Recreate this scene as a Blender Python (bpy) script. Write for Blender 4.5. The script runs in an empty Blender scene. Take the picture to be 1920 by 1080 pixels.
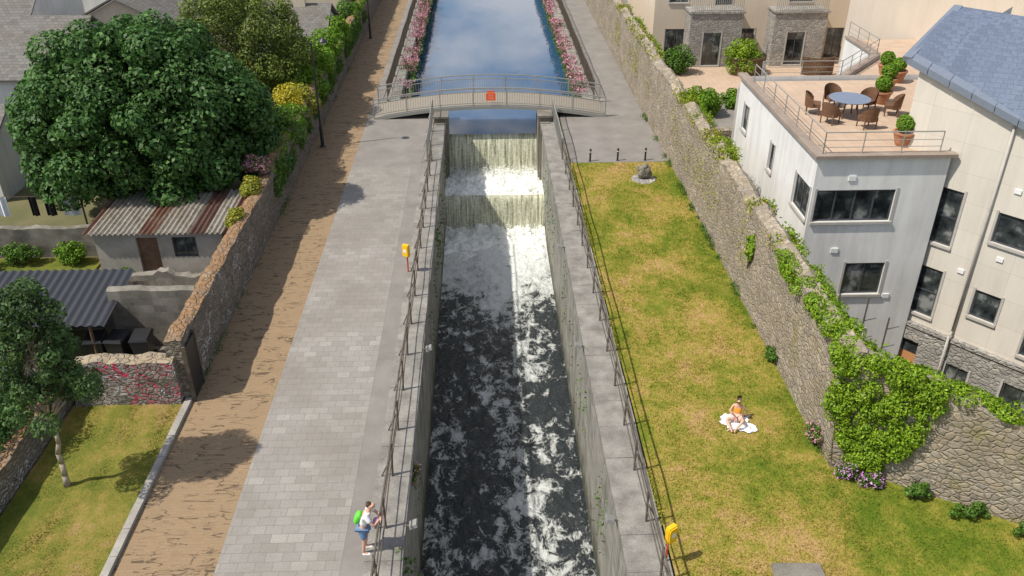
import bpy, math, random
import numpy as np
from mathutils import Vector, Matrix, noise as mnoise
R=random.Random(7); RN=np.random.RandomState(7)
sc=bpy.context.scene; COL=sc.collection
# ---------------------------------------------------------------- nodes
class T:
    def __init__(s,name,rough=.85,spec=.25,metal=0.0):
        s.m=bpy.data.materials.new(name); s.m.use_nodes=True; s.nt=s.m.node_tree
        s.b=s.nt.nodes['Principled BSDF']; s.b.inputs['Roughness'].default_value=rough
        s.b.inputs['Specular IOR Level'].default_value=spec; s.b.inputs['Metallic'].default_value=metal
        s._p=None
    def node(s,t,ins=None,**pr):
        n=s.nt.nodes.new('ShaderNode'+t)
        for k,v in pr.items(): setattr(n,k,v)
        for k,v in (ins or {}).items():
            if isinstance(v,bpy.types.NodeSocket): s.nt.links.new(v,n.inputs[k])
            else: n.inputs[k].default_value=v
        return n
    def pos(s):
        if s._p is None: s._p=s.node('NewGeometry').outputs['Position']
        return s._p
    def uv(s): return s.node('TexCoord').outputs['UV']
    def ob(s): return s.node('TexCoord').outputs['Object']
    def mul(s,v,sc3): return s.node('VectorMath',{0:v,1:sc3},operation='MULTIPLY').outputs[0]
    def vadd(s,v,w): return s.node('VectorMath',{0:v,1:w},operation='ADD').outputs[0]
    def noise(s,v,scale,detail=4,rough=.55,dist=0.0,out='Fac'):
        return s.node('TexNoise',{'Vector':v,'Scale':scale,'Detail':detail,'Roughness':rough,'Distortion':dist}).outputs[out]
    def vor(s,v,scale,feature='F1',out='Distance',rnd=1.0):
        return s.node('TexVoronoi',{'Vector':v,'Scale':scale,'Randomness':rnd},feature=feature).outputs[out]
    def ramp(s,f,st,interp='LINEAR'):
        n=s.node('ValToRGB',{0:f}); cr=n.color_ramp; cr.interpolation=interp
        while len(cr.elements)<len(st): cr.elements.new(.5)
        for e,(p,c) in zip(cr.elements,st):
            e.position=p; e.color=(c if hasattr(c,'__len__') else (c,c,c)) + ((1,) if not hasattr(c,'__len__') or len(c)==3 else ())
        return n.outputs[0]
    def mix(s,f,a,b,bt='MIX'):
        n=s.node('Mix',data_type='RGBA',blend_type=bt)
        for i,v in ((0,f),(6,a),(7,b)):
            if isinstance(v,bpy.types.NodeSocket): s.nt.links.new(v,n.inputs[i])
            else: n.inputs[i].default_value=v if i==0 else (tuple(v)+(1,) if len(v)==3 else v)
        return n.outputs[2]
    def math(s,op,a,b=0.0,c=0.0,clamp=False):
        n=s.node('Math',{0:a,1:b,2:c},operation=op); n.use_clamp=clamp; return n.outputs[0]
    def mr(s,v,a,b,c,d):
        return s.node('MapRange',{'Value':v,'From Min':a,'From Max':b,'To Min':c,'To Max':d}).outputs[0]
    def sep(s,v): return s.node('SeparateXYZ',{0:v}).outputs
    def bump(s,h,st=.5,d=.02):
        n=s.node('Bump',{'Height':h,'Strength':st,'Distance':d}); s.nt.links.new(n.outputs[0],s.b.inputs['Normal'])
    def col(s,c): 
        if isinstance(c,bpy.types.NodeSocket): s.nt.links.new(c,s.b.inputs['Base Color'])
        else: s.b.inputs['Base Color'].default_value=tuple(c)+(1,)
        return s
    def rough(s,c): s.nt.links.new(c,s.b.inputs['Roughness'])

def grain(name,c1,c2,scale=2.0,rough=.85,bump=.3,spec=.25,metal=0.0,c3=None,fine=30,bd=.01):
    t=T(name,rough,spec,metal); p=t.pos()
    n=t.noise(p,scale,6,.65); f=t.noise(p,fine,3,.6)
    k=t.math('ADD',t.math('MULTIPLY',n,.7),t.math('MULTIPLY',f,.3))
    st=[(.35,c1),(.65,c2)] if c3 is None else [(.33,c1),(.5,c2),(.67,c3)]
    t.col(t.ramp(k,st)); t.bump(t.math('ADD',f,n),bump,bd); return t.m

def rubble(name,cols,mortar,size=.3,moss=None,zst=1.7,edge=.06,bd=.05,graf=False,topc=None,mfade=.85,scrawl=False):
    t=T(name,.92,.15); p=t.pos()
    w=t.node('VectorMath',{0:t.noise(p,2.2,3,out='Color'),1:(.32,.32,.22)},operation='MULTIPLY').outputs[0]
    v=t.mul(t.vadd(p,w),(1,1,zst)); s=1/size
    cc=t.sep(t.vor(v,s,out='Color'))[0]; e=t.vor(v,s,'DISTANCE_TO_EDGE')
    st=[(i/(len(cols)-1),c) for i,c in enumerate(cols)]
    c=t.ramp(cc,st); fn=t.noise(p,14,5,.7); bn=t.noise(p,.7,4,.6)
    c=t.mix(.75,c,t.ramp(fn,[(.3,.45),(.7,1.25)]),'MULTIPLY')
    c=t.mix(t.ramp(bn,[(.35,.0),(.7,.6)]),c,tuple(x*.6 for x in mortar))
    ef=t.ramp(e,[(0,mfade),(edge,mfade*.8),(edge*2.2,0)])
    c=t.mix(ef,c,t.mix(bn,mortar,tuple(x*.6 for x in mortar)))
    if moss: c=t.mix(t.ramp(t.noise(p,1.1,5,.7),[(.56,0),(.68,.75)]),c,moss)
    if topc:
        nz=t.sep(t.node('NewGeometry').outputs['Normal'])[2]
        c=t.mix(t.math('MULTIPLY',t.ramp(nz,[(.5,0),(.8,1)]),t.ramp(t.noise(p,2.5,5,.7),[(.3,.1),(.55,.9)])),c,topc)
    if graf:
        P2=t.mul(p,(1,1,1.3)); nn=t.node('NewGeometry').outputs['Normal']
        ny=t.math('ABSOLUTE',t.sep(nn)[0 if scrawl else 1]); ff=t.ramp(ny,[(.4,0),(.6,1)])
        L=(((9,4,2),2.0,.020,(.5,.56),(.55,.56,.6)),) if scrawl else (((9,4,2),2.4,.022,(.42,.48),(.58,.58,.63)),((3,1,7),1.9,.030,(.44,.50),(.62,.05,.13)),((5,8,3),2.6,.018,(.5,.55),(.05,.05,.07)))
        if scrawl: ff=t.math('MULTIPLY',ff,t.math('LESS_THAN',t.sep(p)[1],30.0))
        for off,sc_,wd_,rg,colr in L:
            g=t.noise(t.vadd(P2,off),sc_,1,.4,1.6); ln=t.math('ABSOLUTE',t.math('SUBTRACT',g,.5))
            region=t.ramp(t.noise(t.vadd(p,off),.8,1),[(rg[0],0),(rg[1],.9)])
            c=t.mix(t.math('MULTIPLY',ff,t.math('MULTIPLY',t.ramp(ln,[(wd_*.6,1),(wd_,0)]),region)),c,colr)
    t.col(c); h=t.math('ADD',t.ramp(e,[(0,0),(.16,1)]),t.math('MULTIPLY',fn,.5)); t.bump(h,.9,bd)
    return t.m

def brickm(name,cols,mortar,bw,rh,ms=.008,off=.5,rough=.85,bump=.4,stain=.5,dark=(.05,.05,.05),extra=None,spec=.25,msm=.3,mf=1.0,fc=.6):
    t=T(name,rough,spec); u=t.uv(); p=t.pos()
    br=t.node('TexBrick',{'Vector':u,'Color1':(0,0,0,1),'Color2':(1,1,1,1),'Mortar':(.5,.5,.5,1),'Scale':1.0,'Mortar Size':ms,'Mortar Smooth':msm,'Bias':0.0,'Brick Width':bw,'Row Height':rh},offset=off)
    c=t.ramp(br.outputs['Color'],[(i/(len(cols)-1),cc) for i,cc in enumerate(cols)])
    n=t.noise(p,.6,6,.65); f=t.noise(p,25,3,.6)
    c=t.mix(fc,c,t.ramp(f,[(.25,.65),(.75,1.2)]),'MULTIPLY')
    c=t.mix(t.math('MULTIPLY',t.ramp(n,[(.42,0),(.7,1)]),stain),c,dark)
    c=t.mix(t.math('MULTIPLY',br.outputs['Fac'],mf),c,mortar)
    if extra: c=extra(t,c,p)
    t.col(c); t.bump(t.math('ADD',t.math('MULTIPLY',br.outputs['Fac'],-1),t.math('MULTIPLY',f,.3)),bump,.015)
    return t.m

def render_wall(name,c,dirt,amt=.5,jx=0,jz=0):
    t=T(name,.85,.2); p=t.pos()
    s1=t.noise(t.mul(p,(2.2,2.2,.25)),1.0,6,.7); s2=t.noise(p,.5,5,.6); f=t.noise(p,40,2)
    k=t.ramp(t.math('ADD',t.math('MULTIPLY',s1,.6),t.math('MULTIPLY',s2,.4)),[(.42,0),(.66,1)])
    cc=t.mix(t.math('MULTIPLY',k,amt),c,dirt)
    if jx:
        br=t.node('TexBrick',{'Vector':t.uv(),'Color1':(1,1,1,1),'Color2':(.95,.95,.95,1),'Mortar':(.72,.72,.72,1),'Scale':1.0,'Mortar Size':.006,'Brick Width':jx,'Row Height':jz},offset=0.0)
        cc=t.mix(1.0,cc,br.outputs['Color'],'MULTIPLY')
    t.col(cc); t.bump(t.math('ADD',f,s1),.15,.01); return t.m

def plain(name,c,rough=.5,metal=0.0,spec=.5,var=.15):
    t=T(name,rough,spec,metal); n=t.noise(t.ob(),6,4,.6)
    t.col(t.mix(n,tuple(x*(1-var) for x in c),tuple(min(1,x*(1+var)) for x in c))); return t.m

def leafm(name,c1,c2,tr=.25):
    t=T(name,.55,.35); a=t.node('Attribute',attribute_name='tint').outputs['Color']; s=t.sep(a)
    c=t.mix(s[1],c1,c2); c=t.mix(1.0,c,t.node('CombineXYZ',{0:s[0],1:s[0],2:s[0]}).outputs[0],'MULTIPLY')
    t.col(c); tl=t.node('BsdfTranslucent',{'Color':c}); mx=t.node('MixShader',{0:tr,1:t.b.outputs[0],2:tl.outputs[0]})
    t.nt.links.new(mx.outputs[0],t.nt.nodes['Material Output'].inputs[0]); return t.m

# ---------------------------------------------------------------- mesh building
class MB:
    def __init__(s): s.v=[]; s.f=[]
    def poly(s,*pts):
        i=len(s.v); s.v+=[tuple(p) for p in pts]; s.f.append(tuple(range(i,i+len(pts)))); return s
    def hexa(s,b,t):
        i=len(s.v); s.v+=[tuple(p) for p in b]+[tuple(p) for p in t]; n=len(b)
        s.f.append(tuple(i+k for k in reversed(range(n)))); s.f.append(tuple(i+n+k for k in range(n)))
        for k in range(n): s.f.append((i+k,i+(k+1)%n,i+n+(k+1)%n,i+n+k))
        return s
    def box(s,x0,x1,y0,y1,z0,z1):
        return s.hexa([(x0,y0,z0),(x1,y0,z0),(x1,y1,z0),(x0,y1,z0)],[(x0,y0,z1),(x1,y0,z1),(x1,y1,z1),(x0,y1,z1)])
    def prism(s,pts,z0,z1): return s.hexa([(x,y,z0) for x,y in pts],[(x,y,z1) for x,y in pts])
    def beam(s,p0,p1,w,h=None,up=(0,0,1)):
        h=h or w; p0=Vector(p0); p1=Vector(p1); d=(p1-p0).normalized(); u=Vector(up)
        if abs(d.dot(u))>.98: u=Vector((0,1,0))
        a=d.cross(u).normalized()*w/2; b=a.cross(d).normalized()*h/2
        return s.hexa([p0-a-b,p0+a-b,p0+a+b,p0-a+b],[p1-a-b,p1+a-b,p1+a+b,p1-a+b])
    def cyl(s,p0,p1,r0,r1=None,n=8):
        r1=r0 if r1 is None else r1; p0=Vector(p0); p1=Vector(p1); d=(p1-p0).normalized(); u=Vector((0,0,1)) if abs(d.z)<.9 else Vector((1,0,0))
        a=d.cross(u).normalized(); b=d.cross(a).normalized()
        c=[(math.cos(2*math.pi*k/n),math.sin(2*math.pi*k/n)) for k in range(n)]
        return s.hexa([p0+(a*x+b*y)*r0 for x,y in c],[p1+(a*x+b*y)*r1 for x,y in c])
    def lathe(s,c,prof,n=16):
        i=len(s.v); cx,cy,cz=c
        for r,z in prof:
            for k in range(n): a=2*math.pi*k/n; s.v.append((cx+r*math.cos(a),cy+r*math.sin(a),cz+z))
        for j in range(len(prof)-1):
            for k in range(n): s.f.append((i+j*n+k,i+j*n+(k+1)%n,i+(j+1)*n+(k+1)%n,i+(j+1)*n+k))
        s.f.append(tuple(i+k for k in reversed(range(n)))); s.f.append(tuple(i+(len(prof)-1)*n+k for k in range(n))); return s
    def grid(s,fn,nu,nv):
        i=len(s.v)
        for a in range(nu+1):
            for b in range(nv+1): s.v.append(tuple(fn(a/nu,b/nv)))
        for a in range(nu):
            for b in range(nv): k=i+a*(nv+1)+b; s.f.append((k,k+nv+1,k+nv+2,k+1))
        return s
def autouv(me):
    uvl=me.uv_layers.new(name='UVMap'); co=me.vertices
    for p in me.polygons:
        n=p.normal
        if abs(n.z)>.97: h=Vector((1,0,0)); v=Vector((0,1,0))
        else:
            h=Vector((0,0,1)).cross(n).normalized(); v=n.cross(h)
        for li in p.loop_indices:
            q=co[me.loops[li].vertex_index].co; uvl.data[li].uv=(q.dot(h),q.dot(v))
def mesh(name,mb,mat,smooth=False,off=(0,0,0)):
    me=bpy.data.meshes.new(name); o=Vector(off)
    me.from_pydata([tuple(Vector(v)-o) for v in mb.v],[],mb.f); me.update(); autouv(me)
    me.materials.append(mat)
    if smooth: me.polygons.foreach_set('use_smooth',[True]*len(me.polygons))
    return me
def lab(o,label,cat,group=None):
    o['label']=label; o['category']=cat
    if group: o['group']=group
def solo(name,mb,mat,label=None,cat=None,loc=(0,0,0),group=None,smooth=False,kind=None):
    o=bpy.data.objects.new(name,mesh(name,mb,mat,smooth,loc)); o.location=loc; COL.objects.link(o)
    if label: lab(o,label,cat,group)
    if kind: o['kind']=kind
    return o
def thing(name,label,cat,loc=(0,0,0),rz=0,group=None):
    e=bpy.data.objects.new(name,None); e.location=loc; e.rotation_euler=(0,0,rz); e.empty_display_size=.2; COL.objects.link(e); lab(e,label,cat,group); return e
def part(th,name,mb,mat,world=False,smooth=False,label=None,root=None):
    off=(0,0,0)
    if world: off=(root or th).location
    me=mb if isinstance(mb,bpy.types.Mesh) else mesh(name,mb,mat,smooth,off)
    o=bpy.data.objects.new(name,me); COL.objects.link(o); o.parent=th
    if label: o['label']=label
    return o
def clone(th,loc,rz=0,label=None,scale=None):
    e=th.copy(); COL.objects.link(e); e.location=loc; e.rotation_euler=(0,0,rz)
    if scale: e.scale=(scale,)*3
    if label: e['label']=label
    def rec(a,b):
        for c in a.children:
            d=c.copy(); COL.objects.link(d); d.parent=b; d.matrix_parent_inverse=c.matrix_parent_inverse.copy(); rec(c,d)
    rec(th,e); return e
# leaves
def blobpts(blobs,n,fill=.25):
    B=np.array(blobs,float); w=(B[:,3]*B[:,4]+B[:,5]*B[:,4]); w/=w.sum()
    k=RN.choice(len(B),n,p=w); d=RN.normal(size=(n,3)); d/=np.linalg.norm(d,axis=1)[:,None]
    r=1-np.abs(RN.normal(size=n))*.13; m=RN.rand(n)<fill; r[m]=RN.rand(m.sum())**.5
    P=B[k,:3]+d*r[:,None]*B[k,3:6]; return P,d
def leafmesh(name,P,D,size,mat,off=(0,0,0),up=.4,asp=.6,tint=(.6,1.3),hue=.5,dark=None):
    n=len(P); N=D+RN.normal(size=(n,3))*.55; N[:,2]+=up; N/=np.linalg.norm(N,axis=1)[:,None]
    A=np.cross(N,RN.normal(size=(n,3))); A/=np.linalg.norm(A,axis=1)[:,None]; Bv=np.cross(N,A)
    s=size*(.6+.8*RN.rand(n))[:,None]/2; C=P-np.array(off)
    fold=N*s*.25
    V=np.stack([C-A*s,C+Bv*s*asp+fold,C+A*s,C-Bv*s*asp+fold],1).reshape(-1,3)
    me=bpy.data.meshes.new(name); me.vertices.add(n*4); me.vertices.foreach_set('co',V.ravel())
    me.loops.add(n*4); me.loops.foreach_set('vertex_index',np.arange(n*4))
    me.polygons.add(n); me.polygons.foreach_set('loop_start',np.arange(n)*4); me.polygons.foreach_set('loop_total',np.full(n,4))
    me.update(); me.validate()
    a=me.color_attributes.new('tint','FLOAT_COLOR','POINT')
    t=tint[0]+(tint[1]-tint[0])*RN.rand(n)
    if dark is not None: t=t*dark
    g=np.clip(RN.rand(n)*hue*2,0,1); c=np.stack([t,g,t,np.ones(n)],1).repeat(4,0).astype('f')
    a.data.foreach_set('color',c.ravel()); me.materials.append(mat); return me
def subblobs(c,r,n,sr,shell=.82,zmin=-1,seed=1):
    rr=random.Random(seed); out=[]
    for i in range(n):
        z=1-2*(i+.5)/n; 
        if z<zmin: continue
        a=i*2.39996+rr.uniform(-.3,.3); q=math.sqrt(max(0,1-z*z)); s=shell*rr.uniform(.82,1.08); b=sr*rr.uniform(.65,1.3)
        out.append((c[0]+r[0]*q*math.cos(a)*s,c[1]+r[1]*q*math.sin(a)*s,c[2]+r[2]*z*s,b,b,b*.85))
    return out
def tree(label,base,crown_c,crown_r,trunk_r,nsub,sr,nl,ls,lm,bark,seed=1,zmin=-.7,limbs=9,name='tree',shell=.82,fill=.3,core_=.7,forkf=.55,extra=()):
    th=thing(name,label,'tree',base); rr=random.Random(seed); mb=MB()
    b=Vector(base); c=Vector(crown_c); fork=b.lerp(c,forkf); prev=b; K=6
    for i in range(1,K+1):
        q=b.lerp(fork,i/K)+Vector((rr.uniform(-.06,.06),rr.uniform(-.06,.06),0))
        mb.cyl(prev,q,trunk_r*(1.25 if i==1 else 1-.07*(i-1)),trunk_r*(1-.07*i),10); prev=q
    bl=subblobs(crown_c,crown_r,nsub,sr,shell,zmin,seed)+list(extra)
    for i in range(limbs):
        t=bl[(i*len(bl))//limbs]; e=Vector(t[:3]); m=prev.lerp(e,.5)+Vector((0,0,.12*(e-prev).length*.5))
        mb.cyl(prev,m,trunk_r*.5,trunk_r*.3,7); mb.cyl(m,e,trunk_r*.3,trunk_r*.08,6)
        for j in range(3):
            e2=Vector(bl[rr.randrange(len(bl))][:3])
            if (e2-m).length<max(crown_r)*.9: mb.cyl(m,e2,trunk_r*.18,.01,5)
    part(th,'trunk',mb,bark,world=True,smooth=True)
    bb=list(bl)
    if core_: bb.append((crown_c[0],crown_c[1],crown_c[2],crown_r[0]*core_,crown_r[1]*core_,crown_r[2]*core_))
    P,D=blobpts(bb,nl,fill)
    rel=(P-np.array(crown_c))/np.array(crown_r); dk=np.clip(np.linalg.norm(rel,axis=1)*1.1-.1,.3,1.1)  # crown shading put into the leaf tint: inner leaves coloured darker
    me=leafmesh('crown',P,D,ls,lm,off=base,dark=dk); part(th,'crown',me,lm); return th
def bush(label,c,r,nl,ls,lm,name='bush',cat='bush',nsub=14,group=None,flower=None,nf=0,seed=None):
    seed=seed or R.randrange(999); base=(c[0],c[1],c[2]-r[2])
    th=thing(name,label,cat,base,group=group)
    bl=subblobs(c,r,nsub,min(r)*.5,.65,-.8,seed); mb=MB(); rr=random.Random(seed)
    for i in range(6): t=bl[rr.randrange(len(bl))]; mb.cyl(base,t[:3],.03,.01,5)
    part(th,'stems',mb,M['bark'],world=True)
    P,D=blobpts(bl+[(c[0],c[1],c[2],r[0]*.6,r[1]*.6,r[2]*.6)],nl,.25); part(th,'foliage',leafmesh('foliage',P,D,ls,lm,off=base),lm)
    if flower:
        P,D=blobpts(bl,nf,.0); P=P+D*.06; part(th,'flowers',leafmesh('flowers',P,D,ls*.9,flower,off=base),flower)
    return th
# ---------------------------------------------------------------- materials
M={}
M['bark']=grain('bark',(.10,.075,.05),(.22,.18,.13),6,bump=.8,bd=.03)
M['barkpale']=grain('bark_pale',(.26,.22,.17),(.42,.36,.28),6,bump=.6,bd=.02)
M['leaf_dark']=leafm('leaf_dark',(.042,.12,.024),(.095,.20,.04))
M['leaf_young']=leafm('leaf_young',(.05,.115,.028),(.10,.18,.045),.3)
M['leaf_mid']=leafm('leaf_mid',(.06,.15,.015),(.12,.22,.025))
M['leaf_olive']=leafm('leaf_olive',(.12,.18,.025),(.21,.26,.045),.3)
M['leaf_bright']=leafm('leaf_bright',(.09,.22,.012),(.21,.35,.02),.3)
M['leaf_yellow']=leafm('leaf_yellow',(.45,.42,.03),(.6,.5,.04),.3)
M['leaf_ivy']=leafm('leaf_ivy',(.12,.25,.008),(.28,.40,.018),.25)
M['leaf_weed']=leafm('leaf_weed',(.18,.23,.02),(.42,.38,.04),.2)
M['pink']=leafm('petal_pink',(.5,.18,.25),(.68,.36,.42),.2)
M['purple']=leafm('petal_purple',(.5,.2,.5),(.7,.4,.65),.2)
M['rub_right']=rubble('rubble_stone_pale',[(.36,.29,.21),(.47,.39,.29),(.29,.25,.205),(.41,.36,.29),(.54,.45,.34),(.35,.31,.27)],(.36,.30,.225),.23,moss=(.25,.22,.10),edge=.05,zst=1.5,bd=.03,mfade=.6)
M['rub_left']=rubble('rubble_stone_grey',[(.16,.135,.11),(.30,.26,.215),(.2,.165,.13),(.38,.34,.285)],(.26,.23,.19),.24,topc=(.31,.18,.09),mfade=.6,graf=True,scrawl=True)
M['rub_graf']=rubble('rubble_stone_graffiti',[(.30,.26,.22),(.44,.39,.33),(.34,.30,.25),(.50,.45,.38)],(.24,.21,.18),.24,graf=True,topc=(.38,.30,.20),mfade=.7)
M['rub_clad']=rubble('stone_cladding',[(.26,.25,.24),(.46,.43,.39),(.34,.32,.3),(.54,.5,.45)],(.38,.36,.33),.24,edge=.04,bd=.03,mfade=.6)
M['concrete']=grain('concrete',(.24,.225,.20),(.42,.39,.35),1.2,bump=.4)
M['concrete_dark']=grain('concrete_dark',(.11,.10,.08),(.28,.255,.22),1.0,bump=.5)
M['coping']=grain('coping_stone',(.15,.14,.125),(.33,.31,.28),1.6,bump=.5,fine=18,bd=.02)
def ashlar(name,cols,wet):
    def ex(t,c,p):
        z=t.sep(p)[2]; nn=t.noise(p,1.2,5,.7); g=t.noise(t.mul(p,(1.5,1.5,.3)),1,5,.7)
        c=t.mix(t.ramp(g,[(.5,0),(.68,.7)]),c,(.06,.06,.035))
        return t.mix(t.ramp(t.math('ADD',t.mr(z,-5.1,-3.2,1,0),t.math('MULTIPLY',t.math('SUBTRACT',nn,.5),1.2)),[(.45,0),(.9,.85)]),c,wet)
    return brickm(name,cols,(.09,.085,.07),.75,.32,.012,.5,stain=.4,dark=(.1,.098,.08),extra=ex,bump=.8,mf=.8)
M['ash']=ashlar('ashlar_stone',[(.25,.24,.21),(.37,.355,.315),(.31,.295,.26)],(.055,.06,.035))
def pav(t,c,p):
    pat=t.noise(p,.3,5,.6); c=t.mix(t.ramp(pat,[(.4,0),(.62,.45)]),c,(.20,.18,.15))
    sp=t.noise(p,5,5,.75); return t.mix(t.ramp(sp,[(.56,0),(.72,.5)]),c,(.15,.135,.115))
M['pavers']=brickm('stone_pavers',[(.27,.25,.225),(.33,.305,.28),(.295,.272,.248),(.36,.335,.305)],(.165,.15,.13),.42,.30,.007,.45,stain=.25,dark=(.21,.19,.165),extra=pav,mf=.8)
def bex(t,c,p):
    w=t.noise(t.mul(p,(.8,2.2,1)),1.2,2,.5,.8); l=t.math('ABSOLUTE',t.math('SUBTRACT',w,.5))
    w2=t.noise(t.vadd(t.mul(p,(.4,2.8,1)),(7,3,1)),1.3,2,.5,.5); l2=t.math('ABSOLUTE',t.math('SUBTRACT',w2,.5))
    br=t.ramp(t.noise(p,2.0,3,.6),[(.46,0),(.50,1)])
    m=t.math('MAXIMUM',t.ramp(l,[(.007,1),(.013,0)]),t.ramp(l2,[(.009,1),(.016,0)]))
    return t.mix(t.math('MULTIPLY',t.math('MULTIPLY',m,br),.85),c,(.085,.06,.04))
M['brick']=brickm('brick_paving',[(.28,.195,.115),(.305,.215,.128),(.29,.203,.12)],(.225,.155,.093),.21,.105,.008,.5,stain=.2,dark=(.22,.155,.098),extra=bex,mf=.6,bump=.15,fc=.3)
M['tarmac']=grain('tarmac',(.19,.172,.155),(.27,.25,.228),.8,bump=.3,fine=60)
M['ground']=grain('ground_earth',(.09,.1,.04),(.2,.17,.09),.4,bump=.5)
def lawncol(t):
    p=t.pos(); n=t.noise(t.mul(p,(1,.75,1)),.42,6,.68,.3); n2=t.noise(p,2.6,6,.75); f=t.noise(p,24,4,.7)
    k=t.math('ADD',t.math('ADD',t.math('MULTIPLY',n,.62),t.math('MULTIPLY',n2,.30)),t.math('MULTIPLY',f,.12))
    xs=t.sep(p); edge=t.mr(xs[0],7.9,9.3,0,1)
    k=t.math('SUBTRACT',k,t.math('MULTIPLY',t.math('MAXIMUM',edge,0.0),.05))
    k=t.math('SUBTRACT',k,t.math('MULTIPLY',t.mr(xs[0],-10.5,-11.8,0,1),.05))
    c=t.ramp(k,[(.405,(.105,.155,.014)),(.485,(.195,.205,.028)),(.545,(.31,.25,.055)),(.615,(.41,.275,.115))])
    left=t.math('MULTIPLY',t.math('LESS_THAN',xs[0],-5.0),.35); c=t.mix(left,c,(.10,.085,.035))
    return t.mix(.5,c,t.ramp(f,[(.25,.65),(.75,1.3)]),'MULTIPLY'),f
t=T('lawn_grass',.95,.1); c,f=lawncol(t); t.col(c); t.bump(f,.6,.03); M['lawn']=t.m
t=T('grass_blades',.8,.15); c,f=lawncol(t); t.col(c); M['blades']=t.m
M['metal']=plain('galvanised_metal',(.33,.325,.30),.5,.3,.5)
M['deck']=plain('tan_grey_bridge_deck',(.27,.235,.19),.7)
M['metaldark']=grain('weathered_railing_metal',(.085,.07,.055),(.18,.15,.12),5,rough=.6,bump=.1,metal=.2)
M['black']=plain('black_painted_metal',(.02,.02,.022),.4)
M['yellow']=plain('yellow_plastic',(.88,.5,.01),.4)
M['red']=plain('red_paint',(.5,.06,.03),.5)
M['orange']=plain('orange_red_sign',(.9,.12,.02),.5)
M['whitep']=plain('white_paint',(.78,.78,.76),.5)
M['render_w']=render_wall('white_render',(.78,.77,.75),(.44,.43,.415),.55)
M['render_g']=render_wall('beige_render',(.68,.63,.55),(.45,.41,.36),.4,1.3,1.0)
M['render_b']=render_wall('cream_render',(.66,.56,.44),(.48,.41,.32),.35)
M['render_s']=render_wall('sandy_render',(.66,.57,.47),(.48,.42,.35),.4)
M['render_p']=render_wall('pink_render',(.65,.38,.36),(.45,.3,.28),.3)
M['cap']=grain('parapet_cap',(.24,.185,.15),(.34,.28,.235),2,bump=.2)
M['tile']=brickm('terrace_tiles',[(.50,.365,.265),(.56,.415,.305)],(.41,.31,.23),.4,.4,.01,0.0,stain=.3,dark=(.36,.28,.21))
M['slate']=brickm('slate_tiles',[(.12,.15,.215),(.165,.20,.275),(.14,.175,.245)],(.08,.095,.135),.3,.22,.008,.5,rough=.6,stain=.2,dark=(.11,.13,.18),spec=.3,mf=.8)
M['slateold']=brickm('old_slate_tiles',[(.13,.125,.115),(.20,.19,.175),(.16,.15,.138)],(.08,.075,.07),.3,.22,.01,.5,rough=.75,stain=.5,dark=(.14,.115,.08))
M['lead']=plain('lead_flashing',(.22,.255,.32),.5,.3)
M['frame']=plain('dark_window_frame',(.06,.065,.075),.4)
M['stonetrim']=grain('stone_trim',(.38,.36,.33),(.5,.47,.43),3,bump=.2)
t=T('window_glass',.04,.8); p=t.pos(); n=t.noise(p,1.3,3,.6); t.col(t.ramp(n,[(.4,(.012,.015,.018)),(.55,(.05,.06,.06)),(.66,(.24,.25,.24))])); M['glass']=t.m
M['rattan']=brickm('brown_rattan',[(.18,.09,.05),(.27,.15,.085)],(.07,.035,.02),.06,.03,.004,.5,rough=.6)
M['terracotta']=grain('terracotta',(.34,.15,.08),(.46,.23,.13),4,bump=.2)
M['tabletop']=plain('blue_grey_table_top',(.18,.21,.28),.2)
M['wood']=grain('worn_wood',(.1,.06,.04),(.2,.13,.08),4,bump=.3)
M['orangedoor']=plain('orange_wood_door',(.5,.24,.1),.5)
t=T('rusty_corrugated_iron',.75,.3,.1); p=t.pos(); n2=t.noise(p,6,6,.75)
px=t.sep(p)[0]; sheet=t.node('TexWhiteNoise',{'W':t.math('FLOOR',t.math('DIVIDE',px,.62))},noise_dimensions='1D').outputs[0]
n=t.math('ADD',t.math('MULTIPLY',t.noise(t.mul(p,(2.6,.5,1)),1.2,6,.7),.6),t.math('MULTIPLY',sheet,.4))
t.col(t.mix(t.ramp(n2,[(.45,0),(.62,.65)]),t.ramp(n,[(.30,(.38,.35,.30)),(.44,(.29,.24,.18)),(.52,(.18,.08,.05)),(.64,(.10,.048,.038))]),(.12,.10,.08))); M['rust']=t.m
M['blackroof']=plain('black_corrugated_sheet',(.045,.047,.055),.5,.2)
M['skin']=plain('skin',(.62,.36,.25),.5,var=.06); M['hair']=plain('brown_hair',(.06,.03,.015),.6)
M['cloth_w']=plain('white_cotton',(.78,.78,.8),.9); M['cloth_b']=plain('blue_denim',(.14,.24,.42),.9); M['cloth_g']=plain('green_nylon',(.12,.6,.05),.6)
M['cloth_o']=plain('orange_cotton',(.8,.33,.05),.9); M['cloth_p']=plain('pale_pink_cotton',(.72,.5,.42),.9); M['cloth_bl']=plain('blue_cloth',(.08,.25,.6),.9)
M['foodd']=plain('dark_lens',(.02,.02,.02),.2)
t=T('plaid_cotton',.9,.2); ck=t.node('TexChecker',{'Vector':t.ob(),'Color1':(.55,.22,.28,1),'Color2':(.22,.25,.45,1),'Scale':22.0}).outputs[0]; t.col(ck); M['plaid']=t.m
M['carw']=plain('white_car_paint',(.75,.75,.76),.2); M['tyre']=plain('tyre_rubber',(.02,.02,.02),.8)
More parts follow.
